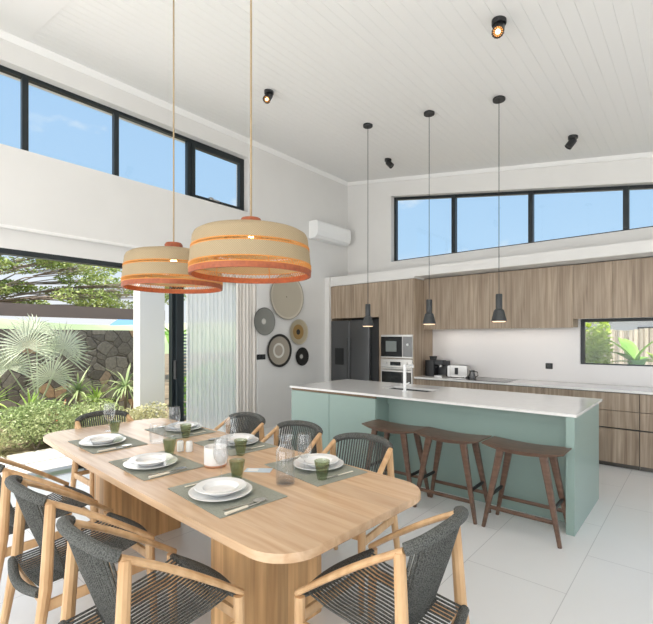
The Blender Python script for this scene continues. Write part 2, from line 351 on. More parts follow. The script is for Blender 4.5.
# boarded ceiling: real grooves between 0.1 m boards running along y
m = MB(); xs = []; x = -5.45; prof = []
while x < 3.15:
    prof += [(x, ceil_z(x)), (x+.0965, ceil_z(x+.0965)), (x+.0970, ceil_z(x+.0970)+.0022), (x+.0995, ceil_z(x+.0995)+.0022)]; x += .1
prof += [(3.15, ceil_z(3.15))]
n = len(prof); vs = [(a, y, b_) for y in (-3.1, 6.85) for a, b_ in prof]+[(-5.45, -3.1, 4.75), (3.15, -3.1, 3.4), (-5.45, 6.85, 4.75), (3.15, 6.85, 3.4)]
fs = [(i, i+1, n+i+1, n+i) for i in range(n-1)]+[(2*n, 2*n+1, 2*n+3, 2*n+2)]
m.add(vs, fs)
me = bpy.data.meshes.new('ceiling'); me.from_pydata(m.v, [], m.f); me.materials.append(ceilm)
o = bpy.data.objects.new('ceiling', me); col.objects.link(o); struct(o)
# flat cross band and cornice
m = MB(); xz(m, [(XL, ceil_z(XL)-.006), (3, ceil_z(3)-.006), (3, ceil_z(3)+.01), (XL, ceil_z(XL)+.01)], .95, 1.34); struct(m.build('trim_2', ceilm, smooth=False))
m = MB(); xz(m, [(XL, ceil_z(XL)-.06), (XL+.02, ceil_z(XL)-.055), (XL+.06, ceil_z(XL)-.02), (XL+.065, ceil_z(XL)), (XL, ceil_z(XL)+.01)], -3, YB); struct(m.build('trim_3', trimw))
m = MB(); m.add([(x, y, ceil_z(x)+dz) for x in (XL, 3) for (y, dz) in ((YB, -.05), (YB-.02, -.048), (YB-.05, -.015), (YB-.055, .005), (YB, .01))],
      [(0, 1, 2, 3, 4), (9, 8, 7, 6, 5)]+[(i, (i+1) % 5, 5+(i+1) % 5, 5+i) for i in range(5)]); struct(m.build('trim_4', trimw))
struct(MB().box(XL, XL+.014, 4.37, 5.9, 0, .09).build('baseboard_left', trimw, smooth=False))

# clerestory window in the left wall
w1 = sempty('window_1')
fx0, fx1 = -5.32, -5.26
m = MB(); m.box(fx0, fx1, -2.0, 4.19, 4.165, 4.205).box(fx0, fx1, -2.0, 4.19, 3.385, 3.42).box(fx0, fx1, 4.15, 4.19, 3.42, 4.165).box(fx0, fx1, -2.0, -1.96, 3.42, 4.165)
m.build('window_frame', frame, w1, False)
for yy in (-.47, .45, 1.37, 2.29): MB().box(fx0, fx1, yy-.028, yy+.028, 3.42, 4.165).build('mullion', frame, w1, False)
MB().box(fx0, fx1, 3.23, 3.29, 3.42, 4.165).build('mullion', frame, w1, False)
sa = MB().box(fx0+.01, fx1+.012, 3.29, 3.345, 3.42, 4.165).box(fx0+.01, fx1+.012, 4.10, 4.15, 3.42, 4.165).box(fx0+.01, fx1+.012, 3.345, 4.10, 3.42, 3.46).box(fx0+.01, fx1+.012, 3.345, 4.10, 4.11, 4.165).build('sash', frame, w1, False)
MB().rbox(-5.25, -5.21, 3.60, 3.72, 3.435, 3.455, .006).rbox(-5.25, -5.19, 3.54, 3.60, 3.43, 3.465, .006).build('window_handle', steel, sa)
MB().box(-5.292, -5.288, -1.96, 4.1, 3.42, 4.165).build('pane', pane, w1, False)
# clerestory window above the kitchen, head follows the ceiling slope
w2 = sempty('window_2'); fy0, fy1 = 6.71, 6.77; th = .045
m = MB(); xz(m, [(-4.178, head(-4.178)), (1.7, head(1.7)), (1.7, head(1.7)-th), (-4.178, head(-4.178)-th)], fy0, fy1)
m.box(-4.178, 1.7, fy0, fy1, 2.85, 2.885).box(-4.178, -4.135, fy0, fy1, 2.885, head(-4.178)-.05).box(1.66, 1.7, fy0, fy1, 2.885, head(1.7)-.04); m.build('window_frame', frame, w2, False)
for xx in (-3.05, -1.873, -.73, .45): MB().box(xx-.032, xx+.032, fy0-.02, fy1, 2.885, head(xx)-.02).build('mullion', frame, w2, False)
m = MB(); xz(m, [(-4.14, 2.885), (1.66, 2.885), (1.66, head(1.66)-.04), (-4.14, head(-4.14)-.04)], 6.738, 6.742); m.build('pane', pane, w2, False)
# splashback window
w3 = sempty('window_3')
MB().box(-1.225, 1.6, 6.64, 6.70, 1.71, 1.75).box(-1.225, 1.6, 6.64, 6.70, 1.15, 1.165).box(-1.225, -1.18, 6.64, 6.70, 1.165, 1.71).box(1.56, 1.6, 6.64, 6.70, 1.165, 1.71).build('window_frame', frame, w3, False)
MB().box(-1.18, 1.56, 6.668, 6.672, 1.165, 1.71).build('pane', pane, w3, False)
# sliding garden door: head track, open bay, fixed leaf behind the curtains
d1 = sempty('door_1')
MB().box(-5.45, -5.355, -2.4, 4.36, 2.355, 2.41).build('door_head_track', frame, d1, False)
MB().box(-5.46, -5.30, -2.4, 4.36, 0, .012).build('door_threshold', steel, d1, False)
MB().box(-5.44, -5.36, 3.06, 3.16, .012, 2.355).box(-5.37, -5.30, 3.10, 3.20, .012, 2.36).box(-5.40, -5.36, 4.28, 4.36, .012, 2.355).box(-5.40, -5.36, 3.16, 4.28, 2.30, 2.355).box(-5.40, -5.36, 3.16, 4.28, .012, .07).build('door_frame', frame, d1, False)
MB().box(-5.385, -5.379, 3.16, 4.28, .07, 2.30).build('door_glass', doorglass, d1, False)
MB().rbox(-5.35, -5.29, 3.07, 3.095, .95, 1.2, .008).build('door_handle', black, d1)

# ------------------------------------------------------------------ kitchen tall units
t = thing('tall_cabinet', 'tall wood-grain housing around the dark fridge, left end of the kitchen', 'cabinet', (-4.53, 6.29, 0))
def loc(p, o): return (p[0]-o.location[0], p[1]-o.location[1], p[2]-o.location[2])
def bx(name, x0, x1, y0, y1, z0, z1, m_, par, r=0, **k):
    l = par.location if par else (0, 0, 0)
    mb = MB()
    if r: mb.rbox(x0-l[0], x1-l[0], y0-l[1], y1-l[1], z0-l[2], z1-l[2], r, **k)
    else: mb.box(x0-l[0], x1-l[0], y0-l[1], y1-l[1], z0-l[2], z1-l[2])
    return mb.build(name, m_, par, bool(r))
bx('side_panel', -5.046, -5.034, 5.99, 6.59, 0, 2.42, cab, t)
bx('side_panel', -4.015, -3.998, 5.985, 6.59, 0, 2.42, cab, t)
bx('back_panel', -5.034, -4.015, 6.57, 6.59, 0, 2.42, dgrey, t)
bx('carcass', -5.034, -4.015, 6.0, 6.57, 1.86, 2.42, cab, t)
for a, b_ in ((-5.045, -4.532), (-4.528, -4.02)): bx('door', a, b_, 5.98, 6.0, 1.845, 2.415, cab, t)
t = thing('oven_cabinet', 'tall wood-grain cabinet holding the microwave and the oven', 'cabinet', (-3.68, 6.29, 0))
bx('side_panel', -3.995, -3.975, 5.985, 6.59, 0, 2.42, cab, t)
bx('side_panel', -3.383, -3.363, 5.98, 6.59, 0, 2.42, cab, t)
bx('carcass', -3.975, -3.383, 6.0, 6.59, 1.56, 2.42, cab, t)
bx('door', -3.973, -3.385, 5.98, 6.0, 1.552, 2.415, cab, t)
bx('back_panel', -3.975, -3.383, 6.55, 6.59, 0, 1.56, dgrey, t)
bx('shelf', -3.975, -3.383, 6.0, 6.55, 1.165, 1.178, cab, t)
bx('drawer', -3.973, -3.385, 5.98, 6.5, .09, .52, cab, t)
# fridge
t = thing('fridge', 'dark grey side by side fridge with water dispenser in the tall cabinet', 'fridge', (-4.6, 6.27, 0))
bx('body', -5.03, -4.05, 6.03, 6.55, .0, 1.80, black, t)
for a, b_ in ((-5.03, -4.617), (-4.609, -4.20)):
    dd = bx('door', a, b_, 5.965, 6.03, .03, 1.80, fridge_m, t, .012)
    l = t.location; hx = b_-.05 if a < -4.8 else a+.02
    MB().rbox(hx-l[0], hx+.012-l[0], 5.958-l[1], 5.966-l[1], .7, 1.5, .004).build('handle', black, dd)
    if a < -4.8:
        dp = MB().rbox(-4.93-l[0], -4.74-l[0], 5.955-l[1], 5.968-l[1], 1.03, 1.32, .01, axis='y').build('water_dispenser', black, dd)
        MB().rbox(-4.90-l[0], -4.77-l[0], 5.952-l[1], 5.956-l[1], 1.25, 1.30, .005, axis='y').build('display', ovglass, dp) if False else None
MB().box(-4.19-l[0], -4.05-l[0], 6.02-l[1], 6.03-l[1], 0, 1.8).build('side_filler', black, t, False)
# microwave
t = thing('microwave', 'built-in microwave with black glass window above the oven', 'microwave', (-3.68, 6.25, 1.18))
bx('body', -3.97, -3.388, 6.0, 6.5, 1.18, 1.55, dgrey, t)
bx('trim_frame', -3.97, -3.388, 5.975, 6.0, 1.18, 1.55, steel, t, .006, axis='y')
bx('door', -3.965, -3.575, 5.965, 5.975, 1.20, 1.52, ovglass, t, .004, axis='y')
bx('window', -3.87, -3.67, 5.962, 5.966, 1.28, 1.45, mat('smoky_window', (.20, .22, .21), .15), t, .004, axis='y')
bx('control_panel', -3.555, -3.40, 5.965, 5.975, 1.20, 1.52, mat('grey_panel', (.22, .22, .22), .35, .6), t, .004, axis='y')
MB().lathe([(.0, 0), (.019, 0), (.019, .02), (0, .02)], 20).build('knob', whitep, t).matrix_local = Matrix.Translation((.215, -.285, .215)) @ Matrix.Rotation(PI/2, 4, 'X')
# oven
t = thing('oven', 'built-in steel oven with black glass door below the microwave', 'oven', (-3.68, 6.25, .52))
bx('body', -3.97, -3.388, 6.0, 6.5, .53, 1.162, dgrey, t)
bx('control_panel', -3.97, -3.388, 5.97, 6.0, 1.03, 1.162, steel, t, .004, axis='y')
bx('display', -3.79, -3.60, 5.966, 5.97, 1.06, 1.12, ovglass, t, .004, axis='y')
for xx in (-3.86, -3.49): MB().lathe([(0, 0), (.018, 0), (.016, .022), (0, .022)], 18).build('knob', steel, t).matrix_local = Matrix.Translation((xx+3.68, -.28, .575)) @ Matrix.Rotation(PI/2, 4, 'X')
dr = bx('door', -3.97, -3.388, 5.97, 6.0, .54, 1.025, steel, t, .004, axis='y')
MB().rbox(-.27, .27, -.284, -.280, .05, .44, .01, axis='y').build('glass', ovglass, dr)
MB().tube([(-.25, -.32, .475), (.25, -.32, .475)], .009).bar((-.22, -.28, .475), (-.22, -.32, .475), .012, .012).bar((.22, -.28, .475), (.22, -.32, .475), .012, .012).build('handle', steel, dr)

# upper cabinets
ug = 'wall cabinets over the counter'
ul = ['wood-grain wall cabinet next to the oven cabinet, above the coffee machine', 'wood-grain wall cabinet above the hob, left of the small window',
      'narrow short wood-grain wall cabinet over the left end of the small window', 'short wood-grain wall cabinet over the small window at the right edge', 'short wood-grain wall cabinet beyond the right edge above the window']
for k, (a, b_, zb) in enumerate(((-3.361, -2.318, 1.632), (-2.314, -1.250, 1.632), (-1.246, -.818, 1.742), (-.814, .2, 1.742), (.204, 1.2, 1.742))):
    t = thing('wall_cabinet', ul[k], 'cabinet', ((a+b_)/2, 6.45, zb), 0, ug)
    bx('carcass', a, b_, 6.31, 6.597, zb+.012, 2.44, cab, t)
    bx('door', a, b_, 6.29, 6.308, zb, 2.435, cab, t)
    if zb < 1.7: bx('light_strip', a+.12, b_-.35, 6.40, 6.42, zb+.002, zb+.012, led, t)
light('under_cabinet_light', 'AREA', (-2.3, 6.42, 1.62), (0, 0, 0), 1.3, (1, .9, .8), shape='RECTANGLE', size=1.9, size_y=.03)
# base cabinets and worktop
bl = ['wood-grain drawer cabinet under the coffee machine', 'wood-grain drawer cabinet under the hob', 'wood-grain drawer cabinet behind the end of the island', 'wood-grain drawer cabinet below the small window at right edge', 'wood-grain drawer cabinet beyond the right edge']
for k, (a, b_) in enumerate(((-3.36, -2.53), (-2.526, -1.53), (-1.526, -.53), (-.526, .47), (.474, 1.5))):
    t = thing('drawer_cabinet', bl[k], 'cabinet', ((a+b_)/2, 6.3, 0), 0, 'base cabinets along the kitchen wall')
    bx('carcass', a, b_, 6.03, 6.595, .05, .872, dgrey, t)
    bx('plinth', a, b_, 6.045, 6.07, 0, .05, mat('plinth_steel', (.12, .11, .10), .3, .8) if 'plinth_steel' not in MATS else MATS['plinth_steel'], t)
    for z0, z1 in ((.055, .445), (.462, .655), (.661, .862)): bx('drawer', a+.001, b_-.001, 6.0, 6.028, z0, z1, cab, t)
tag(MB().box(-3.362, 1.5, 5.97, 6.598, .874, .90).build('kitchen_worktop', quartz, smooth=False), 'white worktop along the kitchen wall', 'worktop')
tag(MB().box(-3.362, -1.228, 6.588, 6.598, .902, 1.63).box(-1.228, 1.5, 6.588, 6.598, .902, 1.148).build('splashback', mat('splash_panel', (.78, .755, .745), .3), smooth=False), 'plain white splashback panel behind the hob and worktop', 'splashback')
t = thing('induction_hob', 'flat dark glass hob set into the white worktop', 'hob', (-2.3, 6.25, .901))
MB().rbox(-.45, .31, -.25, .25, 0, .004, .01).build('glass_plate', hob, t)
for x_, y_, r_ in ((-.25, -.1, .09), (-.25, .12, .07), (.1, -.1, .07), (.1, .12, .09)): MB().lathe([(r_, .0045), (r_+.004, .0048), (r_+.008, .0045)], 32, x_, y_).build('cooking_ring', steel, t)
# coffee machine
t = thing('coffee_machine', 'black coffee machine on the worktop beside the oven cabinet', 'coffee machine', (-3.15, 6.35, .90))
MB().rbox(-.16, .0, -.13, .15, 0, .25, .015).build('body', black, t)
MB().rbox(0, .14, .0, .15, 0, .24, .015).rbox(0, .14, -.13, 0, .185, .255, .015).build('brew_head', dgrey, t)
MB().rbox(.005, .135, -.14, 0, 0, .02, .006).build('drip_tray', steel, t)
MB().lathe([(0, .0), (.03, 0), (.03, .03), (0, .03)], 16, .07, -.06).build('portafilter', steel, t, loc=(0, 0, .15))
MB().tube([(.07, -.09, .165), (.07, -.2, .155)], .011).build('portafilter_handle', black, t)
MB().lathe([(.05, 0), (.06, .055), (.062, .06), (0, .06)], 20, -.08, 0).build('bean_hopper', dgrey, t, loc=(0, 0, .25))
t = thing('toaster', 'silver toaster with black end beside the coffee machine', 'toaster', (-2.80, 6.33, .90), .12)
MB().rbox(-.11, .15, -.09, .09, .012, .185, .03, axis='y').build('body', steel, t)
MB().rbox(-.145, -.10, -.085, .085, .012, .18, .02, axis='y').build('end_panel', whitep, t)
MB().rbox(-.09, .13, -.055, -.025, .18, .188, .004).rbox(-.09, .13, .02, .05, .18, .188, .004).build('bread_slot', black, t)
MB().rbox(-.03, .02, -.098, -.09, .05, .15, .005, axis='y').build('lever', black, t)
for sx in (-1, 1):
    for sy in (-1, 1): MB().lathe([(0, 0), (.01, 0), (.01, .014), (0, .014)], 10, sx*.09, sy*.06).build('foot', black, t)
t = thing('milk_jug', 'small dark jug with a handle to the right of the toaster', 'jug', (-2.57, 6.28, .90))
MB().lathe([(0, 0), (.05, 0), (.055, .02), (.035, .09), (.04, .12), (.034, .12), (.03, .09), (.045, .02), (0, .012)], 24).build('body', mat('dark_steel', (.12, .12, .12), .25, .8), t)
MB().tube([(.035, 0, .105), (.08, 0, .10), (.09, 0, .05), (.05, 0, .02)], .007).build('handle', black, t)
def socket(name, label, p, axis):
    t = thing(name, label, 'socket', p)
    a = MB(); outs = []
    if axis == 'x': a.rbox(0, .008, -.085, .085, -.04, .04, .006, axis='x'); outs += [MB().rbox(.008, .011, q_-.02, q_+.02, -.022, .022, .004, axis='x') for q_ in (-.04, .04)]
    else: a.rbox(-.045, .045, -.008, 0, -.04, .04, .006, axis='y'); outs.append(MB().rbox(-.024, .024, -.011, -.008, -.022, .022, .004, axis='y'))
    a.build('face_plate', black, t)
    for b_ in outs: b_.build('outlet', dgrey, t)
socket('wall_socket', 'wide black switch plate left of the woven wall plates', (XL, 4.43, 1.206), 'x')
socket('wall_socket', 'small square black socket on the white kitchen splashback', (-1.6, 6.588, 1.11), 'y')

# ------------------------------------------------------------------ island
t = thing('kitchen_island', 'long sage green kitchen island with recessed seating side', 'kitchen island', (-2.2, 4.2, 0))
bx('cabinet_body', -3.73, -2.545, 3.735, 4.70, .0, .69, sage, t)
bx('panel', -3.755, -3.163, 3.712, 3.735, .0, .872, sage, t); bx('panel', -3.157, -2.535, 3.712, 3.735, .0, .872, sage, t)
bx('side_panel', -3.757, -3.73, 3.735, 4.72, 0, .88, sage, t)
bx('back_panel', -2.53, -.785, 3.955, 3.975, 0, .899, sage, t)
bx('recess_side', -2.536, -2.53, 3.735, 3.975, 0, .899, sage, t)
bx('skirting', -2.53, -.785, 3.947, 3.955, 0, .10, sage, t)
bx('top_rail', -2.53, -.785, 3.93, 3.955, .80, .899, sage, t)
bx('cabinet_front', -2.53, -.785, 4.70, 4.72, .0, .899, sage, t)
bx('end_panel', -.785, -.726, 3.712, 4.74, 0, .899, sage, t)
bx('finger_channel', -3.755, -2.535, 3.716, 3.735, .876, .897, mat('channel_bronze', (.16, .11, .07), .4, .5), t)
wt = MB(); X0, X1, Y0, Y1 = -3.775, -.712, 3.70, 4.83; hx0, hx1, hy0, hy1 = -2.80, -2.22, 4.22, 4.50
for a in ((X0, hx0, Y0, Y1), (hx1, X1, Y0, Y1), (hx0, hx1, Y0, hy0), (hx0, hx1, hy1, Y1)): wt.box(*a, .90, .922)
tag(wt.build('island_worktop', quartz, smooth=False), 'glossy white stone top of the green kitchen island', 'worktop')
t = thing('sink', 'dark undermounted sink in the island worktop', 'sink', (-2.51, 4.36, .70))
MB().box(-.30, .30, -.15, -.141, .0, .2).box(-.30, .30, .141, .15, 0, .2).box(-.30, -.291, -.141, .141, 0, .2).box(.291, .30, -.141, .141, 0, .2).box(-.30, .30, -.15, .15, 0, .008).build('basin', dgrey, t, False)
MB().lathe([(.0, .012), (.035, .012), (.04, .008)], 20).build('drain', steel, t)
t = thing('kitchen_tap', 'white tall kitchen tap standing on the island worktop', 'tap', (-2.42, 4.10, .922))
MB().lathe([(0, 0), (.028, 0), (.028, .008), (.017, .012), (.017, .28), (.014, .29), (0, .29)], 24).build('column', whitep, t)
MB().tube([(0, 0, .275), (0, .10, .278), (0, .17, .275), (0, .175, .25)], .011, 12).build('spout', whitep, t)
MB().tube([(.015, 0, .08), (.055, 0, .10)], .007).build('lever', whitep, t)

# ------------------------------------------------------------------ stools
def make_stool():
    t = thing('bar_stool', '', 'stool'); nx, ny = 14, 8
    top = []; W, D = .295, .165
    def zs(x, y): return .650+.018*(x/W)**2-.004*(y/D)**2
    rings = []
    for i in range(nx+1):
        x = -W+2*W*i/nx; d = D*(1-.10*(abs(x)/W)**4)
        thk = .030-.020*(abs(x)/W)**2
        up = [(x, -d+2*d*j/ny, zs(x, -d+2*d*j/ny)) for j in range(ny+1)]
        dn = [(x, y*.94, z-thk) for (x_, y, z) in reversed(up)]
        rings.append(up+dn)
    MB().loft(rings).build('seat', wal, t, ang=.9)
    for sx in (-1, 1):
        for sy in (-1, 1):
            MB().bar((sx*.155, sy*.115, .63), (sx*.275, sy*.155, 0), .058, .038, .026, .026, up=(0, 1, 0)).build('leg', wal, t)
        MB().bar((sx*.228, -.138, .255), (sx*.228, .138, .255), .02, .026).build('side_stretcher', black, t)
    for sy in (-1, 1): MB().bar((-.243, sy*.145, .165), (.243, sy*.145, .165), .018, .028).build('long_stretcher', wal, t)
    return t
st = make_stool()
for k, (x, lb) in enumerate(((-1.04, 'dark wooden saddle-seat stool nearest the end panel of the green island'), (-1.655, 'dark wooden saddle-seat stool in the middle of the three at the island'), (-2.225, 'dark wooden saddle-seat stool partly behind the dining chairs and table'))):
    place(st, k, (x, 3.595, 0), 0, lb, 'bar stools at the island')

# ------------------------------------------------------------------ dining table
t = thing('dining_table', 'long light teak dining table with rounded corners on two slab pedestals', 'table', (-2.47, 1.552, 0), math.radians(-2.3))
def outline(hw, hl, bulge):
    pts = []; R_ = .17
    for (cx, cy, a) in ((hl-R_, hw-R_, 0), (-hl+R_, hw-R_, 90), (-hl+R_, -hw+R_, 180), (hl-R_, -hw+R_, 270)):
        for k in range(9):
            q_ = math.radians(a+90*k/8); pts.append((cx+R_*math.cos(q_), cy+R_*math.sin(q_)))
    out_ = []
    for i, p in enumerate(pts):
        out_.append(p); nx_ = pts[(i+1) % len(pts)]
        if (Vector(p)-Vector(nx_)).length > .3:
            for k in range(1, 10): s_ = k/10; out_.append((p[0]+(nx_[0]-p[0])*s_, p[1]+(nx_[1]-p[1])*s_))
    return [(x, y+math.copysign(bulge*(1-(x/hl)**2), y)) for x, y in out_]
A = outline(.50, 1.44, .03); B = outline(.485, 1.425, .03)
MB().loft([[(x, y, .705) for x, y in B], [(x, y, .717) for x, y in A], [(x, y, .742) for x, y in A], [(x*.998, y*.995, .75) for x, y in A]]).build('tabletop', oak, t, ang=.7)
for cx in (-.775, .77):
    MB().rbox(cx-.11, cx+.11, -.29, .29, .0, .69, .025, n=4).build('pedestal', ped, t)
    MB().box(cx-.16, cx+.16, -.35, .35, .69, .705).build('mounting_plate', chw, t, False)

# ------------------------------------------------------------------ dining chairs (front is local +y)
def make_chair():
    t = thing('dining_chair', '', 'chair')
    JX, JY, JZ = .205, -.20, .785
    arc = []
    n = 18
    for i in range(n+1):
        a = PI*i/n; arc.append((JX*1.04*math.cos(a), JY-.09*math.sin(a)**.85, JZ+.045*math.sin(a)))
    MB().tube(arc[1:-1], [.0225 if 1 < i < n-1 else .021 for i in range(1, n)], 10).build('back_rail', rope, t)
    for sx in (-1, 1):
        pts = [(sx*.212, -.222, .790), (sx*.226, -.06, .697), (sx*.240, .10, .592), (sx*.252, .240, .492)]
        rings = []
        mb = MB()
        P = [Vector(p) for p in pts]
        sm = []
        for i in range(13):
            s_ = i/12*3; k = min(int(s_), 2); f = s_-k
            p0 = P[max(k-1, 0)]; p1 = P[k]; p2 = P[k+1]; p3 = P[min(k+2, 3)]
            sm.append(.5*((2*p1)+(-p0+p2)*f+(2*p0-5*p1+4*p2-p3)*f*f+(-p0+3*p1-3*p2+p3)*f**3))
        mb.tube(sm, [.019-.002*abs(i-6)/6 for i in range(13)], 10, flat=.75).build('armrest', chw, t)
        MB().tube([(sx*.252, .226, .486), (sx*.252, .226, .40), (sx*.262, .25, 0)], [.022, .023, .014], 10).build('leg', chw, t)
        MB().tube([(sx*.214, -.203, .780), (sx*.226, -.225, .42), (sx*.245, -.29, 0)], [.021, .025, .016], 10).build('leg', chw, t)
        MB().bar((sx*.252, .225, .37), (sx*.228, -.225, .345), .022, .045).build('side_rail', chw, t)
    MB().bar((-.25, .225, .405), (.25, .225, .405), .022, .04).build('front_stretcher', chw, t)
    MB().bar((-.226, -.225, .35), (.226, -.225, .35), .022, .035).build('rear_stretcher', chw, t)
    # wrapped seat rails: front one swells in the middle
    fr = [(-.24+.48*i/12, .220+.035*math.sin(PI*i/12), .484-.024*math.sin(PI*i/12)) for i in range(13)]
    MB().tube(fr, [.014+.026*math.sin(PI*i/12) for i in range(13)], 10, flat=.6).build('seat_front_rail', rope, t)
    rr_ = [(-.215+.43*i/12, -.245-.03*math.sin(PI*i/12), .405-.02*math.sin(PI*i/12)) for i in range(13)]
    MB().tube(rr_, .021, 10, flat=.9).build('seat_rear_rail', rope, t)
    sb = MB()
    for i in range(21):
        s_ = (i+.5)/21; xf = -.225+.45*s_; xr = -.20+.40*s_; c = math.sin(PI*s_)
        a = (xf, .215, .490-.03*c); b_ = (xr, -.24, .425-.022*c); mid = ((xf+xr)/2, 0, .448-.022*c)
        sb.tube([a, ((a[0]+mid[0])/2, .12, (a[2]+mid[2])/2-.006), mid, ((b_[0]+mid[0])/2, -.12, (b_[2]+mid[2])/2-.004), b_], .0058, 6, flat=.7)
    sb.build('seat', rope, t)
    bb = MB()
    for i in range(22):
        s_ = (i+.5)/22; k = s_*n; j = min(int(k), n-1); f = k-j
        # rail point by x so strands spread evenly
        xx = .200*(1-2*s_); a = math.acos(max(-1, min(1, xx/(JX*1.04))))
        top_ = (xx, JY-.09*math.sin(a)**.85, JZ+.045*math.sin(a)); bot = (xx*.94, -.125-.012*math.sin(PI*s_), .412)
        bb.tube([top_, ((top_[0]+bot[0])/2, (top_[1]+bot[1])/2-.006, (top_[2]+bot[2])/2), bot], .0062, 6)
    bb.build('backrest', rope, t)
    MB().tube([(-.19, -.127, .410), (0, -.138, .408), (.19, -.127, .410)], .011, 8).build('back_base_bar', rope, t)
    return t
ch = make_chair()
R = math.radians
chairs = [(-1.635, .85, 0, 'rope armchair closest to the camera on the near long side of the table'),
          (-2.36, .86, -1, 'middle rope armchair of the three on the near long side of the table'),
          (-3.06, .865, -1, 'rope armchair cut off by the left edge of the picture, on the near long side'),
          (-.972, 1.482, 90, 'rope armchair at the near head of the table, turned with its back to the stools'),
          (-1.69, 2.13, 187, 'rope armchair on the island side of the table, nearest the stools'),
          (-2.335, 2.175, 184, 'rope armchair on the island side behind the glass carafe, between two others'),
          (-2.955, 2.155, 182, 'rope armchair on the island side, farthest along and in front of the linen drape'),
          (-3.77, 1.62, -91, 'rope armchair at the far head of the table by the open garden door')]
for k, (x, y, a, lb) in enumerate(chairs): place(ch, k, (x, y, 0), R(a), lb, 'rope armchairs around the dining table')

# ------------------------------------------------------------------ table settings
TT = .7505
# prototypes
def make_mat():
    return tag(MB().rbox(-.25, .25, -.18, .18, 0, .003, .004).build('placemat', matm), '', 'placemat')
def make_plate():
    t = thing('dinner_plate', '', 'plate')
    MB().lathe([(0, 0), (.085, 0), (.09, .004), (.142, .018), (.148, .020), (.1485, .023), (.14, .0225), (.092, .009), (0, .008)], 48).build('plate', porc, t); return t
def make_bowl():
    t = thing('soup_plate', '', 'plate')
    MB().lathe([(0, 0), (.06, 0), (.07, .006), (.085, .024), (.118, .030), (.122, .033), (.119, .035), (.084, .030), (.068, .012), (0, .008)], 48).build('plate', porc, t); return t
def make_tumbler():
    t = thing('green_tumbler', '', 'glass'); seg = 40
    rings = []
    for r_, z_, rib in ((.0, .0, 0), (.024, 0, 0), (.0265, .006, .0), (.037, .075, .0016), (.042, .098, 0), (.040, .098, 0), (.035, .075, 0), (.0245, .018, 0), (0, .014, 0)):
        rings.append([((r_+rib*(-1)**i)*math.cos(2*PI*i/seg), (r_+rib*(-1)**i)*math.sin(2*PI*i/seg), z_) for i in range(seg)])
    MB().loft(rings, False).build('glass', green, t); return t
def make_wine():
    t = thing('wine_glass', '', 'glass')
    MB().lathe([(0, .002), (.033, .0), (.034, .002), (.008, .006), (.004, .012), (.0038, .075), (.006, .08)], 28).build('stem', clear, t)
    MB().lathe([(.004, .079), (.022, .088), (.037, .114), (.042, .142), (.040, .178), (.034, .222), (.033, .222), (.0388, .178), (.0405, .142), (.035, .115), (.02, .091), (0, .085)], 56).build('bowl', clear, t); return t
def make_fork():
    t = thing('fork', '', 'fork')
    MB().bar((0, -.10, .004), (0, .01, .004), .011, .005, .008, .004).build('handle', creamh, t)
    m = MB().bar((0, .01, .004), (0, .045, .005), .006, .003, .02, .003)
    for i in range(4): m.bar((-.008+.0053*i, .045, .005), (-.008+.0053*i, .095, .006), .0028, .002)
    m.build('tines', silver, t); return t
def make_knife():
    t = thing('knife', '', 'knife')
    MB().bar((0, -.115, .006), (0, 0, .006), .016, .010, .013, .009).build('handle', creamh, t)
    MB().bar((0, 0, .005), (.001, .115, .005), .013, .002, .008, .0016).build('blade', silver, t); return t
def make_spoon():
    t = thing('spoon', '', 'spoon')
    MB().bar((0, -.11, .005), (0, .04, .005), .009, .004, .006, .003).build('handle', silver, t)
    rings = [[(.021*s_*math.cos(2*PI*i/20), .07+.033*s_*math.sin(2*PI*i/20), z_) for i in range(20)] for s_, z_ in ((1, .009), (.8, .005), (.3, .002), (.25, .001), (.85, .0035), (1.03, .0085))]
    MB().loft(rings, True).build('spoon_bowl', silver, t); return t
P = dict(m=make_mat(), p=make_plate(), b=make_bowl(), g=make_tumbler(), w=make_wine(), f=make_fork(), k=make_knife(), s=make_spoon()); used = {k: 0 for k in P}
def put(key, x, y, z, rz, label, group):
    place(P[key], used[key], (x, y, z), rz, label, group); used[key] = 1
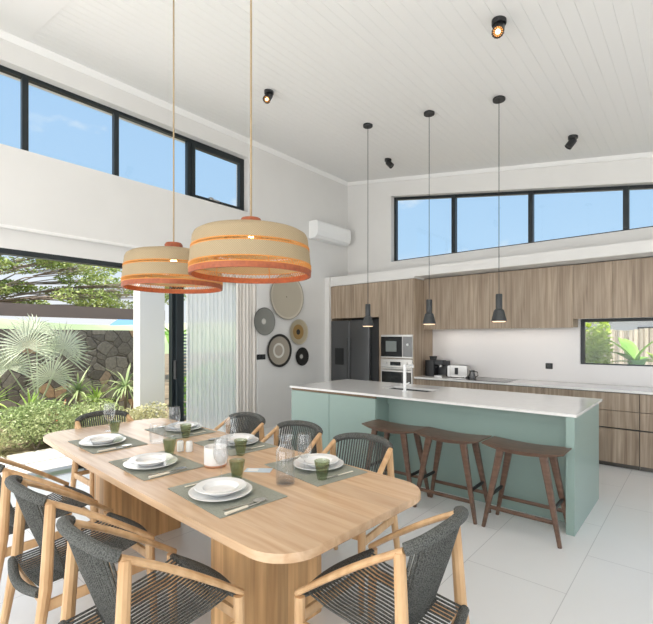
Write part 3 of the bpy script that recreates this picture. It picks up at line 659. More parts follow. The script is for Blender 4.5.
# name, plate x, y, facing(+1 diner on -y side), tumbler, wine, rotation
S = [('near-side setting closest to the camera', -1.738, 1.245, 1, (-1.866, 1.440), (-1.912, 1.372), -5),
     ('middle near-side setting', -2.445, 1.262, 1, (-2.577, 1.455), None, -3),
     ('near-side setting at the garden end', -3.205, 1.300, 1, (-3.46, 1.492), (-3.60, 1.51), -2),
     ('island-side setting right of the carafe', -1.687, 1.885, -1, (-1.52, 1.729), (-1.655, 1.735), -9),
     ('island-side middle setting', -2.493, 1.930, -1, (-2.225, 1.745), (-2.395, 1.79), -5),
     ('island-side setting by the garden door', -3.193, 1.925, -1, (-2.93, 1.785), (-3.045, 1.76), -3)]
for (nm, x, y, sd, tb, wn, rot) in S:
    a = R(rot)+(0 if sd > 0 else PI)
    def off(u, v): return (x+u*math.cos(a)-v*math.sin(a), y+u*math.sin(a)+v*math.cos(a))
    mx_, my_ = off(-.01, .035)
    put('m', mx_, my_, TT, a, 'sage woven placemat at the '+nm, 'sage placemats on the table')
    put('p', x, y, TT+.0035, 0, 'white dinner plate at the '+nm, 'white dinner plates')
    put('b', x, y, TT+.0125, 0, 'smaller white soup plate on top, at the '+nm, 'white soup plates')
    u_, v_ = off(-.205, .02); put('f', u_, v_, TT+.0035, a, 'fork left of the plates at the '+nm, 'forks')
    u_, v_ = off(.225, .0); put('k', u_, v_, TT+.0035, a+R(3), 'cream-handled knife right of the plates at the '+nm, 'knives')
    u_, v_ = off(.198, .01); put('s', u_, v_, TT+.0035, a-R(5), 'spoon between plates and knife at the '+nm, 'spoons')
    tz = TT+.0035
    put('g', tb[0], tb[1], tz, 0, 'ribbed green glass tumbler at the '+nm, 'green tumblers')
    if wn: put('w', wn[0], wn[1], TT+.0035, 0, 'clear wine glass at the '+nm, 'wine glasses')
t = thing('glass_vase', 'squat clear glass between the far place settings, left of the white shakers', 'glass', (-2.96, 1.58, TT))
MB().lathe([(0, 0), (.05, 0), (.056, .01), (.058, .09), (.052, .135), (.050, .135), (.055, .09), (.052, .014), (0, .012)], 36).build('bowl', clear, t)
t = thing('carafe', 'clear glass water carafe with flared neck, a little water inside', 'carafe', (-1.618, 1.555, TT))
MB().lathe([(0, 0), (.046, 0), (.049, .006), (.049, .165), (.044, .18), (.027, .205), (.026, .215), (.040, .25), (.038, .25), (.024, .216), (.025, .205), (.042, .178), (.0465, .165), (.0465, .01), (0, .009)], 40).build('bottle', clear, t)
MB().lathe([(0, .011), (.045, .011), (.045, .03), (0, .03)], 32).build('water', water, t)
t = thing('candle_holder', 'frosted white glass candle holder with copper base on the table', 'candle holder', (-2.163, 1.512, TT))
MB().lathe([(0, .012), (.062, .012), (.065, .016), (.065, .115), (.062, .115), (.061, .02), (0, .018)], 40).build('vessel', frost, t)
MB().lathe([(0, 0), (.058, 0), (.064, .006), (.065, .013), (0, .013)], 40).build('base', mat('copper', (.72, .42, .28), .3, .7), t)
MB().lathe([(0, .019), (.058, .019), (.058, .085), (0, .085)], 32).build('candle', mat('wax', (.85, .8, .72), .5), t)
for k, (x, y, lb) in enumerate(((-2.614, 1.553, 'white ceramic shaker, the left one of the pair'), (-2.560, 1.585, 'white ceramic shaker, the right one of the pair'))):
    t = thing('shaker', lb, 'shaker', (x, y, TT), 0, 'salt and pepper shakers')
    MB().lathe([(0, 0), (.020, 0), (.022, .003), (.021, .062), (.017, .069), (0, .07)], 24).build('body', porc, t)
    m = MB()
    for i in range(4): m.lathe([(0, .0), (.0016, 0), (.0016, .0012), (0, .0012)], 8, .008*math.cos(i*PI/2), .008*math.sin(i*PI/2))
    m.build('holes', dgrey, t, loc=(0, 0, .0695))
t = thing('flyer', 'pale blue paper leaflet lying between the tumblers and the carafe', 'leaflet', (-1.90, 1.615, TT), R(35))
MB().add([(-.075, -.035, .001), (.075, -.035, .001), (.075, .035, .004), (-.075, .035, .001), (-.075, -.035, .0), (.075, -.035, .0), (.075, .035, .003), (-.075, .035, .0)], [(0, 1, 2, 3), (7, 6, 5, 4), (0, 4, 5, 1), (1, 5, 6, 2), (2, 6, 7, 3), (3, 7, 4, 0)]).build('sheet', mat('pale_blue_paper', (.55, .64, .72), .6), t, False)
MB().box(-.06, .0, -.025, .02, .0011, .0042).build('printed_panel', mat('white_paper', (.85, .85, .84), .6), t, False)

# ------------------------------------------------------------------ big woven pendants
def make_pendant(x, y, label):
    t = thing('woven_pendant', label, 'pendant lamp', (x, y, 1.84), 0, 'woven pendants over the dining table')
    seg = 96
    def band(name, prof, m_, th=.004):
        rings = [[(r_*math.cos(2*PI*i/seg), r_*math.sin(2*PI*i/seg), z_) for i in range(seg)] for r_, z_ in prof]
        mb = MB(); inner = [(r_-th, z_) for r_, z_ in reversed(prof)]
        mb.lathe(prof+inner+[prof[0]], seg); o = mb.build(name, m_, t, ang=1.2)
        me = o.data; uv = me.uv_layers.new(name='UVMap')
        for pl in me.polygons:
            us = []
            for li in pl.loop_indices:
                v_ = me.vertices[me.loops[li].vertex_index].co; us.append(math.atan2(v_.y, v_.x))
            big = max(us)-min(us) > PI
            for li, u_ in zip(pl.loop_indices, us):
                v_ = me.vertices[me.loops[li].vertex_index].co
                uu = u_+2*PI if (big and u_ < 0) else u_
                rr_ = math.hypot(v_.x, v_.y)
                uv.data[li].uv = (uu*58, (v_.z-rr_)*170)
        return o
    band('rim', [(.331, 0), (.332, .03)], rust, .012)
    band('shade_body', [(.330, .058), (.322, .135)], straw)
    band('shade_top', [(.319, .152), (.313, .205), (.304, .224), (.280, .238), (.20, .256), (.10, .270), (.05, .275)], straw)
    def zig(name, r0, z0, r1, z1, k, rad, m_):
        mb = MB(); pts = []
        for i in range(2*k):
            a = 2*PI*i/(2*k); r_, z_ = ((r0, z0), (r1, z1))[i % 2]; pts.append((r_*math.cos(a), r_*math.sin(a), z_))
        mb.tube(pts, rad, 4, True); pts2 = [(p[0], p[1], p[2]) for p in pts]
        mb.tube([(r0*math.cos(2*PI*i/seg), r0*math.sin(2*PI*i/seg), z0) for i in range(seg)], rad*1.3, 5, True)
        mb.tube([(r1*math.cos(2*PI*i/seg), r1*math.sin(2*PI*i/seg), z1) for i in range(seg)], rad*1.3, 5, True)
        mb.build(name, m_, t)
    zig('lattice_band', .330, .031, .329, .057, 105, .0028, amber)
    zig('lattice_band', .3205, .136, .319, .151, 105, .0026, amber)
    MB().lathe([(0, .268), (.056, .268), (.060, .277), (.060, .305), (.052, .318), (.0, .323)], 40).build('cap', rust, t)
    for i in range(6):
        a = 2*PI*i/6; MB().tube([(.05*math.cos(a), .05*math.sin(a), .266), (.22*math.cos(a), .22*math.sin(a), .244), (.298*math.cos(a), .298*math.sin(a), .215), (.326*math.cos(a), .326*math.sin(a), .015)], .003, 6).build('wire_rib', amber, t)
    MB().tube([(0, 0, .32), (0, 0, ceil_z(x)-1.84-.03)], .0055, 8).build('cord', cordm, t)
    MB().lathe([(0, 0), (.05, 0), (.05, .022), (0, .028)], 24).build('ceiling_rose', cordm, t, loc=(0, 0, ceil_z(x)-1.84-.03))
    MB().lathe([(0, .225), (.018, .225), (.018, .27), (0, .27)], 16).build('bulb_holder', black, t)
    MB().lathe([(.012, .226), (.016, .212), (.024, .19), (.024, .178), (.016, .163), (0, .158)], 20).build('bulb', bulb, t)
    light('pendant_glow', 'POINT', (x, y, 2.0), (0, 0, 0), 2.8, (1, .66, .32), shadow_soft_size=.04)
    return t
make_pendant(-2.78, 1.60, 'large two-tone woven straw pendant, the farther one near the garden door')
make_pendant(-1.885, 1.55, 'large two-tone woven straw pendant, the nearer one with its glowing inside visible')

# ------------------------------------------------------------------ small island pendants
def make_small(x, y, zb):
    t = thing('island_pendant', '', 'pendant lamp', (x, y, zb))
    MB().lathe([(.064, 0), (.074, .004), (.047, .112), (.035, .122), (.033, .122), (.043, .110), (.068, .01), (.064, 0)], 40).build('shade', dgrey, t)
    MB().lathe([(0, .115), (.030, .115), (.032, .12), (.032, .268), (.028, .274), (0, .274)], 28).build('stem_housing', dgrey, t)
    MB().lathe([(0, -.008), (.058, -.008), (.064, -.002), (.066, .014), (0, .014)], 32).build('diffuser', glow, t)
    MB().tube([(0, 0, .27), (0, 0, 4-zb)], .0035, 6).build('cord', black, t)
    MB().lathe([(0, 0), (.058, 0), (.06, .004), (.06, .024), (0, .024)], 32).build('ceiling_rose', black, t)
    return t
sp0 = None
for k, (x, zb, lb) in enumerate(((-3.155, 1.648, 'small dark cone pendant in front of the fridge'), (-2.316, 1.656, 'small dark cone pendant, middle one of three over the island'), (-1.545, 1.668, 'small dark cone pendant over the island, nearest to the stool end'))):
    t = make_small(x, 4.455, zb); t['label'] = lb; t['group'] = 'small pendants over the island'
    cz = ceil_z(x)
    for c in list(bpy.data.objects):
        if c.parent == t and c.name.startswith('ceiling_rose'): c.location = (0, 0, cz-zb-.028)
        if c.parent == t and c.name.startswith('cord'):
            for v_ in c.data.vertices:
                if v_.co.z > 1: v_.co.z = cz-zb-.02
    light('island_pendant_light', 'SPOT', (x, 4.455, zb-.005), (0, 0, 0), 3, (1, .8, .6), spot_size=2.2, spot_blend=.6)

# ------------------------------------------------------------------ ceiling spotlights
def spot(x, y, lit, label, tilt):
    cz = ceil_z(x)
    t = thing('ceiling_spotlight', label, 'spotlight', (x, y, cz), 0, 'ceiling spotlights')
    MB().lathe([(0, -.035), (.05, -.035), (.052, -.03), (.052, .002), (0, .002)], 28).build('mount', black, t)
    MB().tube([(0, 0, -.03), (0, 0, -.055)], .012, 8).build('joint', black, t)
    hd = MB().lathe([(0, .055), (.036, .055), (.040, .05), (.042, -.05), (.038, -.05), (.036, -.035), (0, -.035)], 28).build('head', black, t)
    hd.location = Vector((0, 0, -.085))+Vector(tilt)*.03; hd.rotation_euler = Vector((tilt[0], tilt[1], -1)).to_track_quat('-Z', 'Y').to_euler()
    if lit:
        MB().lathe([(0, -.046), (.014, -.044), (.018, -.037), (0, -.037)], 24).build('lens', lens, hd)
        MB().lathe([(.0, -.0355), (.035, -.0362), (.035, -.034), (0, -.034)], 24).build('reflector', amberglow, hd)
        fn = MB()
        for i in range(14):
            a = 2*PI*i/14; fn.bar((.018*math.cos(a), .018*math.sin(a), -.044), (.044*math.cos(a), .044*math.sin(a), -.05), .004, .012)
        fn.build('louvre_fins', black, hd)
        light('spotlight_beam', 'SPOT', (x+tilt[0]*.06, y+tilt[1]*.06, cz-.16), Vector((tilt[0], tilt[1], -1)).to_track_quat('-Z', 'Y').to_euler(), 12, (1, .8, .55), spot_size=1.2, spot_blend=.7)
    else: MB().lathe([(0, -.042), (.034, -.04), (.036, -.034), (0, -.034)], 24).build('lens', dgrey, hd)
spot(-3.632, 3.24, True, 'lit ceiling spotlight above the dining side, beside the nearer pendant cord', (.25, -.75, 0))
spot(-1.135, 3.273, True, 'lit ceiling spotlight near the top edge of the picture', (.15, -.8, 0))
spot(-3.633, 5.66, False, 'unlit black ceiling spotlight between the first and second island pendant cords', (.9, .2, 0))
spot(-1.134, 5.716, False, 'unlit black ceiling spotlight above the kitchen window band, at the right', (-.7, -.3, 0))

# ------------------------------------------------------------------ air conditioner
t = thing('air_conditioner', 'white split air conditioner high on the left wall near the corner', 'air conditioner', (XL, 5.97, 3.22))
prof = [(0, .30), (.17, .30), (.205, .27), (.215, .13), (.19, .04), (.14, 0), (0, 0)]
m = MB(); m.add([(a, y, b_) for y in (-.46, .46) for a, b_ in prof], [tuple(range(7)), tuple(range(13, 6, -1))]+[(i, (i+1) % 7, 7+(i+1) % 7, 7+i) for i in range(7)])
m.build('body', whitep, t, ang=.5)
MB().add([(.2155, -.45, .13), (.2155, .45, .13), (.195, .45, .048), (.195, -.45, .048), (.2195, -.45, .127), (.2195, .45, .127), (.199, .45, .046), (.199, -.45, .046)], [(4, 5, 6, 7), (0, 4, 7, 3), (1, 2, 6, 5), (3, 7, 6, 2), (0, 1, 5, 4), (0, 3, 2, 1)]).build('louvre_flap', whitep, t, False)
MB().box(.195, .212, -.44, .44, .131, .138).build('air_slot', dgrey, t, False)
MB().box(.02, .16, -.43, .43, .301, .304).build('intake_grille', dgrey, t, False)

# ------------------------------------------------------------------ woven wall plates
def ringm(name, stops):
    m = mat(name, (1, 1, 1), .85); N, L, b = nodes(m); t = N.new('ShaderNodeTexCoord'); ln = N.new('ShaderNodeVectorMath'); ln.operation = 'LENGTH'
    sp_ = N.new('ShaderNodeSeparateXYZ'); cb = N.new('ShaderNodeCombineXYZ'); L.new(t.outputs['Object'], sp_.inputs[0]); L.new(sp_.outputs[1], cb.inputs[0]); L.new(sp_.outputs[2], cb.inputs[1]); L.new(cb.outputs[0], ln.inputs[0])
    r = N.new('ShaderNodeValToRGB'); r.color_ramp.interpolation = 'CONSTANT'
    mr = N.new('ShaderNodeMapRange'); mr.inputs[2].default_value = .45; L.new(ln.outputs['Value'], mr.inputs[0]); L.new(mr.outputs[0], r.inputs[0])
    while len(r.color_ramp.elements) < len(stops): r.color_ramp.elements.new(.5)
    for el, (p_, c_) in zip(r.color_ramp.elements, stops): el.position = p_/.45; el.color = (*c_, 1)
    L.new(r.outputs[0], b.inputs['Base Color'])
    wv = N.new('ShaderNodeTexWave'); wv.wave_type = 'RINGS'; wv.rings_direction = 'X'; wv.inputs['Scale'].default_value = 30; L.new(t.outputs['Object'], wv.inputs[0])
    bp = N.new('ShaderNodeBump'); bp.inputs['Strength'].default_value = .35; bp.inputs['Distance'].default_value = .004; L.new(wv.outputs[1], bp.inputs['Height']); L.new(bp.outputs[0], b.inputs['Normal'])
    return m
be = (.47, .42, .33); dk = (.03, .028, .025)
def basket(y, z, r_, m_, label, depth=.035):
    mb = MB(); prof = [(0, .006), (r_*.6, .008), (r_*.9, depth*.7), (r_, depth), (r_*1.0, depth+.006), (r_*.9, depth*.7+.009), (r_*.6, .016), (0, .014)]
    seg = 56; rings = [[(h_, q_*math.cos(2*PI*i/seg), q_*math.sin(2*PI*i/seg)) for i in range(seg)] for q_, h_ in prof]
    o = mb.loft(rings, False).build('woven_wall_plate', m_, loc=(XL+.001, y, z)); tag(o, label, 'wall decoration', 'woven plates on the wall')
basket(4.965, 2.17, .375, ringm('big_plate', [(0, (.2, .17, .13)), (.012, be), (.33, (.56, .51, .42)), (.36, (.30, .27, .22))]), 'largest woven wall plate, plain beige, behind the nearer pendant')
basket(4.475, 1.755, .215, ringm('grey_plate', [(0, (.6, .58, .53)), (.03, (.5, .49, .45)), (.045, (.22, .22, .2)), (.2, (.16, .16, .15))]), 'grey woven wall plate with pale centre, leftmost of the five')
basket(5.235, 1.60, .215, ringm('tan_plate', [(0, dk), (.045, (.32, .20, .07)), (.125, (.42, .36, .25)), (.2, (.5, .45, .35))]), 'beige woven wall plate with brown ring and black centre')
basket(4.79, 1.298, .265, ringm('target_plate', [(0, (.40, .35, .29)), (.085, (.68, .66, .6)), (.12, (.36, .32, .26)), (.225, (.025, .022, .02))]), 'beige woven wall plate with white ring and black rim')
basket(5.31, 1.185, .155, ringm('black_plate', [(0, (.5, .48, .43)), (.035, (.08, .075, .07)), (.05, (.02, .018, .016)), (.14, (.012, .011, .01))]), 'small black woven wall plate with pale centre, lowest right')

# ------------------------------------------------------------------ curtains
def curtain(name, y0, y1, x, z0, z1, amp, waves, m_, label):
    n = int(waves*14); mb = MB(); a = []; 
    for i in range(n+1):
        s_ = i/n; yy = y0+(y1-y0)*s_; xx = x+amp*math.sin(2*PI*waves*s_)+amp*.3*math.sin(2*PI*waves*.37*s_+1); a.append((xx, yy))
    k = 9; vs = []; 
    for j in range(k):
        zz = z0+(z1-z0)*j/(k-1); sq = 1-.12*(j/(k-1))
        vs += [(x+(xx-x)*sq, yy, zz) for xx, yy in a]
    fs = [(j*(n+1)+i, j*(n+1)+i+1, (j+1)*(n+1)+i+1, (j+1)*(n+1)+i) for j in range(k-1) for i in range(n)]
    mb.add(vs, fs); t = thing(name, label, 'curtain', (0, 0, 0))
    mb.build('fabric', m_, t, ang=3.1)
    MB().box(x-.015, x+.015, y0, y1, z1, z1+.025).build('header_tape', m_, t, False)
    return t
curtain('sheer_curtain', 3.20, 4.06, -5.245, .02, 2.575, .020, 13, sheer, 'white sheer curtain over the fixed glass leaf of the garden door')
curtain('linen_drape', 3.98, 4.36, -5.185, .02, 2.575, .028, 6, linen, 'gathered beige linen drape to the right of the sheer curtain')
struct(MB().box(-5.27, -5.16, -2.3, 4.35, 2.602, 2.612).build('trim_5', trimw, smooth=False))

# ------------------------------------------------------------------ outdoors, garden side
struct(MB().box(-5.45, 3.15, -12, -3.1, -.25, -.02).box(3.15, 12, -12, 6.85, -.25, -.02).build('terrace_ground', paver, smooth=False))
struct(MB().box(-40, -5.45, -12, 30, -.25, -.05).build('garden_ground', soil, smooth=False))
pk = 0
for i, (x0, x1, y0, y1, lb) in enumerate(((-6.10, -5.47, -1.0, .95, 'pale paving slab outside the garden door, at the left edge'), (-6.10, -5.47, .97, 2.9, 'pale paving slab outside the garden door, behind the far head chair'), (-6.10, -5.47, 2.92, 4.9, 'pale paving slab outside, by the fixed glass leaf'),
        (-6.75, -6.14, 1.55, 2.15, 'bright square stepping slab at the edge of the planting'), (-6.75, -6.14, .85, 1.50, 'square stepping slab at the left, in front of the bush'))):
    tag(MB().rbox(x0, x1, y0, y1, -.05, -.008, .01).build('paving_slab', paver), lb, 'paving slab', 'paving slabs by the door')
tag(MB().box(-9.25, -9.0, -3, 4.47, -.05, 1.655).build('garden_wall', stone, smooth=False), 'dark stone garden wall behind the palms', 'garden wall')
t = thing('white_pillar', 'white rendered pillar beside the stone wall', 'pillar', (-7.5, 3.9, -.05))
MB().box(-.12, .12, -.29, .17, 0, 3.4).build('shaft', rend, t, False); MB().box(-.15, .15, -.32, .20, 3.4, 3.5).build('cap', rend, t, False)
t = thing('garden_beam', 'long taupe timber beam on posts beyond the stone wall', 'beam', (-10.2, 1.0, -.05))
MB().box(-.06, .06, -7, 4.6, 1.98, 2.23).build('beam', taupe, t, False)
for yy in (-6.5, -3.0, 4.2): MB().box(-.05, .05, yy-.05, yy+.05, 0, 1.98).build('post', taupe, t, False)
t = thing('slatted_screen', 'narrow blue grey slatted screen next to the white pillar', 'screen', (-7.45, 4.42, -.05))
MB().box(-.02, .02, -.2, -.17, 0, 1.65).box(-.02, .02, .17, .2, 0, 1.65).build('frame', bluegrey, t, False)
m = MB()
for i in range(26): m.box(-.015, .015, -.17, .17, .04+i*.062, .075+i*.062)
m.build('slats', bluegrey, t, False)
# hills
def hill(name, m_, x, y0, y1, base, hfun, label, cat='hill'):
    n = 30; mb = MB(); vs = []
    for j, (dx, f) in enumerate(((14, 0), (4, .75), (0, 1), (-20, .9))):
        for i in range(n+1):
            yy = y0+(y1-y0)*i/n; vs.append((x+dx, yy, base+(hfun(i/n)-base)*f))
    mb.add(vs, [(j*(n+1)+i, j*(n+1)+i+1, (j+1)*(n+1)+i+1, (j+1)*(n+1)+i) for j in range(3) for i in range(n)])
    struct(mb.build(name, m_, ang=3))
hill('hill', hillm, -70, -60, 120, -2, lambda s: 4.6+.7*math.sin(s*9)+.5*math.sin(s*23), 'green')
hill('distant_hill', bluem, -160, 20, 160, -2, lambda s: 2+9.5*math.exp(-((s-.43)/.045)**2)+.3*math.sin(s*31), 'blue')
# vegetation builders
def leaf_cloud(mb, c, rad, n, size, flat=1.0, surf=.5, rnd=random):
    for _ in range(n):
        while True:
            d = Vector((rnd.uniform(-1, 1), rnd.uniform(-1, 1), rnd.uniform(-1, 1)))
            if .05 < d.length < 1: break
        d = d.normalized()*(d.length**surf); p = Vector(c)+Vector((d.x*rad[0], d.y*rad[1], d.z*rad[2]))
        u = Vector((rnd.gauss(0, 1), rnd.gauss(0, 1), rnd.gauss(0, .6))).normalized(); v_ = u.cross(Vector((rnd.gauss(0, 1), rnd.gauss(0, 1), rnd.gauss(0, 1)))).normalized()
        s_ = size*rnd.uniform(.6, 1.3)
        mb.add([p-u*s_, p+v_*s_*.42, p+u*s_, p-v_*s_*.42], [(0, 1, 2, 3)])
def raw(mb, name, m_, parent=None, loc=None):
    me = bpy.data.meshes.new(name); me.from_pydata(mb.v, [], mb.f); me.materials.append(m_)
    o = bpy.data.objects.new(name, me); col.objects.link(o)
    if parent: o.parent = parent
    if loc: o.location = loc
    return o
def bush(name, label, loc_, rad, n, size, m_, seed, cat='bush'):
    rn = random.Random(seed); t = thing(name, label, cat, loc_); mb = MB()
    for k in range(9):
        c = (rn.uniform(-.5, .5)*rad[0], rn.uniform(-.5, .5)*rad[1], rad[2]*rn.uniform(.45, 1.0))
        leaf_cloud(mb, c, (rad[0]*.6, rad[1]*.6, rad[2]*.55), n//9, size, surf=.4, rnd=rn)
    raw(mb, 'foliage', m_, t); m = MB()
    for k in range(7):
        a = rn.uniform(0, 6.28); m.tube([(0, 0, 0), (.4*rad[0]*math.cos(a), .4*rad[1]*math.sin(a), rad[2]*.9)], [.012, .004], 5)
    m.build('stems', bark, t)
    return t
def blade(mb, base, d, length, width, droop, segs=6, fold=.25):
    """one arching pointed leaf"""
    p = Vector(base); d = Vector(d).normalized(); side = d.cross(Vector((0, 0, 1)))
    if side.length < .05: side = Vector((1, 0, 0))
    side.normalize(); vs = []
    for i in range(segs+1):
        s_ = i/segs; wv = width*(.55+1.6*s_-2.15*s_*s_) if s_ < .999 else .002
        wv = max(wv, .001); up = side.cross(d).normalized()
        vs += [p-side*wv+up*wv*fold, p, p+side*wv+up*wv*fold]
        d = (d+Vector((0, 0, -droop/segs))).normalized(); p = p+d*length/segs
    fs = []
    for i in range(segs):
        a = i*3; fs += [(a, a+1, a+4, a+3), (a+1, a+2, a+5, a+4)]
    mb.add(vs, fs)
def rosette(name, label, loc_, stem, n, length, width, droop, m_, seed, tilt=(0, 0)):
    rn = random.Random(seed); t = thing(name, label, 'plant', loc_); mb = MB(); top = Vector((tilt[0], tilt[1], stem))
    for k in range(n):
        a = k*2.4+rn.uniform(-.2, .2); el = rn.uniform(-.25, 1.35)
        blade(mb, top+Vector((0, 0, rn.uniform(-.05, .03))), (math.cos(a)*math.cos(el), math.sin(a)*math.cos(el), math.sin(el)), length*rn.uniform(.75, 1.1), width, droop*rn.uniform(.6, 1.3))
    raw(mb, 'leaves', m_, t); MB().tube([(0, 0, 0), tuple(top*.5), tuple(top)], [.03, .026, .022], 8).build('stem', bark, t)
# fan palm
t = thing('fan_palm', 'large silvery fan palm in front of the stone wall', 'palm', (-8.15, 2.30, -.05)); rn = random.Random(3)
MB().tube([(0, 0, 0), (.02, 0, .25), (0, 0, .45)], [.10, .09, .05], 12).build('trunk', bark, t)
fans = [(.25, -.22, 1.40, (.95, -.25, .25), .52), (.35, .22, 1.30, (.95, .3, .1), .56), (-.15, .42, 1.38, (1, .2, .1), .46), (.1, -.42, 1.08, (1, -.4, .1), .46), (.42, .05, .92, (1, .1, -.15), .46), (-.1, .0, 1.66, (.6, 0, .6), .42)]
for (fx, fy, fz, nrm, L_) in fans:
    mb = MB(); c = Vector((fx, fy, fz)); pet = c.copy(); nv = Vector(nrm).normalized(); upv = (Vector((0, fy*.5, 1))-nv*nv.dot(Vector((0, fy*.5, 1)))).normalized(); sd = upv.cross(nv)
    for k in range(27):
        a = R(-125+250*k/26); d = (upv*math.cos(a)+sd*math.sin(a)+nv*.12).normalized(); side = nv.cross(d).normalized(); ln_ = L_*rn.uniform(.9, 1.08)*(1-.12*abs(a)/2.4)
        w_ = .015; mid = c+d*ln_*.55; tip = c+d*ln_+Vector((0, 0, -.05))+nv*rn.uniform(-.03, .05)
        mb.add([c, mid-side*w_+nv*.01, mid, mid+side*w_+nv*.01, tip], [(0, 1, 2), (0, 2, 3), (1, 4, 2), (2, 4, 3)])
    raw(mb, 'fan_leaf', lf_palm, t)
    MB().tube([(0, 0, .4), tuple((c+Vector((0, 0, .4)))*.5+Vector((0, 0, -.03))), tuple(c)], [.016, .012, .009], 6).build('leaf_stalk', lf_palm, t)
G = -.05
rosette('yucca', 'bright green spiky plant at the left edge before the palm', (-8.0, 1.62, G), .55, 42, .46, .024, .8, lf_spike, 11)
rosette('yucca', 'bright green spiky plant left below the silvery palm', (-7.62, 2.05, G), .42, 46, .42, .022, .7, lf_spike, 12)
rosette('yucca', 'dark green spiky plant right of the silvery palm', (-8.3, 2.95, G), .62, 40, .50, .022, 1.0, lf_dark, 13)
rosette('yucca', 'spiky plant with arching leaves in the middle of the bed', (-7.95, 3.12, G), .45, 40, .42, .022, 1.1, lf_spike, 14)
rosette('yucca', 'pale arching spiky plant in front of the right end of stone wall', (-8.3, 3.78, G), .62, 40, .55, .022, 1.3, lf_dark, 15)
rosette('cordyline', 'small reddish leafed plant low in the bed', (-7.9, 2.55, G), .25, 26, .36, .026, .8, lf_red, 16)
bush('shrub', 'dense variegated green shrub directly outside the open door', (-7.0, 1.95, G), (.55, .62, .46), 6500, .024, lf_bush, 21)
bush('shrub', 'fine leaved green shrub behind the far head chair', (-7.35, 2.75, G), (.5, .5, .38), 4200, .024, lf_bush, 22)
bush('shrub', 'low yellowish shrub at the foot of the white pillar', (-7.0, 3.35, G), (.4, .5, .34), 2000, .03, lf_grass, 23)
bush('shrub', 'low shrub at the left edge of the picture outside the door', (-7.2, 1.15, G), (.4, .45, .36), 1800, .03, lf_grass, 24)
bush('shrub', 'green shrub outside, seen through the sheer curtain', (-7.2, 4.9, G), (.5, .7, .8), 2200, .06, lf_ban, 25)
for k, (x, y, lb) in enumerate(((-6.95, 1.45, 'tuft of pale dry grass at the left, outside the door'), (-6.9, 2.75, 'tuft of pale dry grass right of the dense shrub'), (-6.75, 3.1, 'tuft of pale dry grass before the white pillar'))):
    t = thing('ornamental_grass', lb, 'grass', (x, y, G), 0, 'grass tufts'); mb = MB(); rn = random.Random(40+k)
    for i in range(170):
        a = rn.uniform(0, 6.28); el = rn.uniform(.5, 1.5); blade(mb, (rn.uniform(-.08, .08), rn.uniform(-.08, .08), 0), (math.cos(a)*math.cos(el), math.sin(a)*math.cos(el), math.sin(el)), rn.uniform(.3, .55), .004, rn.uniform(.3, 1.2), 4)
    raw(mb, 'blades', lf_grass, t)
def big_leaf(mb, base, d, length, width, droop):
    blade(mb, base, d, length, width, droop, 10, .15)
def banana(label, loc_, n, h, length, width, m_, seed, name='banana_plant'):
    rn = random.Random(seed); t = thing(name, label, 'plant', loc_)
    MB().tube([(0, 0, 0), (0, 0, h*.5), (0, 0, h)], [.06, .05, .03], 10).build('stem', m_, t)
    for k in range(n):
        mb = MB(); a = k*2.3+rn.uniform(-.4, .4); el = rn.uniform(.3, 1.2); big_leaf(mb, (0, 0, h), (math.cos(a)*math.cos(el), math.sin(a)*math.cos(el), math.sin(el)), length*rn.uniform(.8, 1.1), width, 1.0); raw(mb, 'leaf', m_, t)
banana('big leaved banana plant showing beside the black door post', (-8.35, 4.85, G), 9, 1.5, .9, .15, lf_ban, 31)
# feathery tree with flat layered crown
def tree(label, loc_, blobs, n, size, seed):
    rn = random.Random(seed); t = thing('garden_tree', label, 'tree', loc_); mb = MB(); br = MB()
    br.tube([(0, 0, 0), (.1, .1, 1.5), (0, .2, 2.6)], [.22, .17, .13], 10)
    for (bx_, by, bz, rx, ry, rz_) in blobs:
        leaf_cloud(mb, (bx_, by, bz), (rx, ry, rz_), n, size, surf=.5, rnd=rn)
        br.tube([(0, .2, 2.5), (bx_*.4, by*.5, 2.5+(bz-2.5)*.7), (bx_, by, bz-.1)], [.028, .018, .008], 6)
        for q_ in range(5): br.tube([(bx_*.5, by*.55, 2.5+(bz-2.5)*.75), (bx_+rn.uniform(-.8, .8)*rx, by+rn.uniform(-.8, .8)*ry, bz+rn.uniform(-.3, .5)*rz_)], [.012, .005], 5)
    raw(mb, 'crown', lf_tree, t); br.build('trunk', bark, t)
rn = random.Random(5); blobs = []
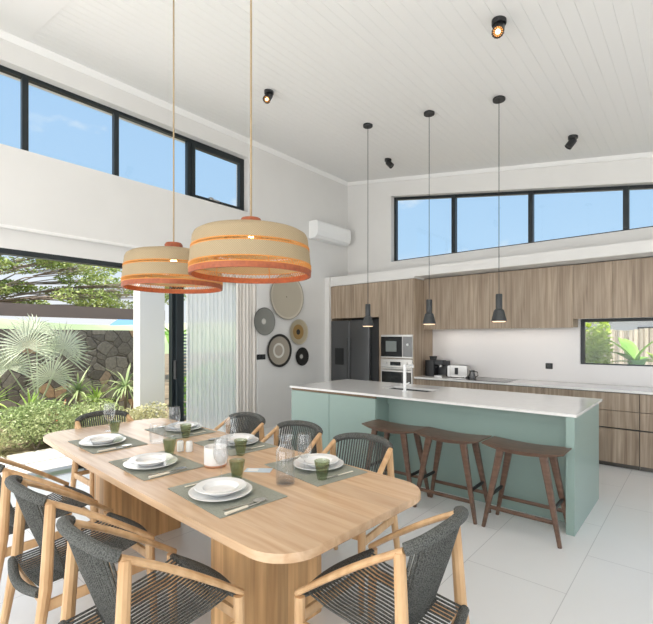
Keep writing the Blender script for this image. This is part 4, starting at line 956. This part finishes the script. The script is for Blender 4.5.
for i in range(64):
    yy = rn.uniform(-3.5, 6.2); blobs.append((rn.uniform(-1.5, 1.5), yy, 3.0+rn.uniform(-.6, 2.2)*(1-.10*abs(yy-.5)), rn.uniform(.5, .9), rn.uniform(.5, 1.0), rn.uniform(.15, .34)))
tree('broad feathery tree beyond the stone wall with layered light green crown', (-16, 2.2, -.1), blobs, 430, .065, 6)

# ------------------------------------------------------------------ outdoors, kitchen side
struct(MB().box(-5.45, 12, 6.85, 30, -.25, -.05).build('yard_ground', soil, smooth=False))
t = thing('bamboo_fence', 'weathered bamboo fence seen through the small kitchen window', 'fence', (0, 9.4, -.05))
m = MB()
for i in range(90): m.tube([(-3.5+i*.075, 0, 0), (-3.5+i*.075, 0, 1.70+.02*math.sin(i*7))], .036, 8)
m.build('canes', bamb, t); MB().box(-3.5, 3.2, .035, .07, .5, .56).box(-3.5, 3.2, .035, .07, 1.5, 1.56).build('rail', bark, t, False)
bush('lime_shrub', 'feathery lime green shrub at the left of the small kitchen window', (-1.32, 8.2, G), (.24, .25, 1.35), 3000, .045, lf_lime, 51, 'bush')
banana('big leaved green plant in the small kitchen window, nearer its middle', (-.80, 8.35, G), 11, 1.15, .62, .12, lf_ban, 52)
banana('lime coloured leafy plant at the right edge of the small kitchen window', (-.40, 8.05, G), 9, 1.0, .5, .08, lf_lime, 53)
banana('leafy plant outside beyond the right edge of the window', (.6, 8.3, G), 8, 1.2, .8, .13, lf_ban, 54)
t = thing('neighbour_house', 'blue grey roofed white house beyond the bamboo fence', 'house', (-1.5, 24, -.05))
MB().box(-5, 5, -2, 2, 0, 2.6).build('wall', rend, t, False)
MB().add([(-5.3, -2.4, 2.6), (5.3, -2.4, 2.6), (5.3, 2.4, 2.6), (-5.3, 2.4, 2.6), (-3, 0, 3.6), (3, 0, 3.6)], [(0, 1, 5, 4), (1, 2, 5), (2, 3, 4, 5), (3, 0, 4), (3, 2, 1, 0)]).build('roof', bluegrey, t, False)
for xx in (-3.2, 0, 3.2): MB().box(xx-.5, xx+.5, -2.03, -2.0, 1, 2).build('window', ovglass, t, False)
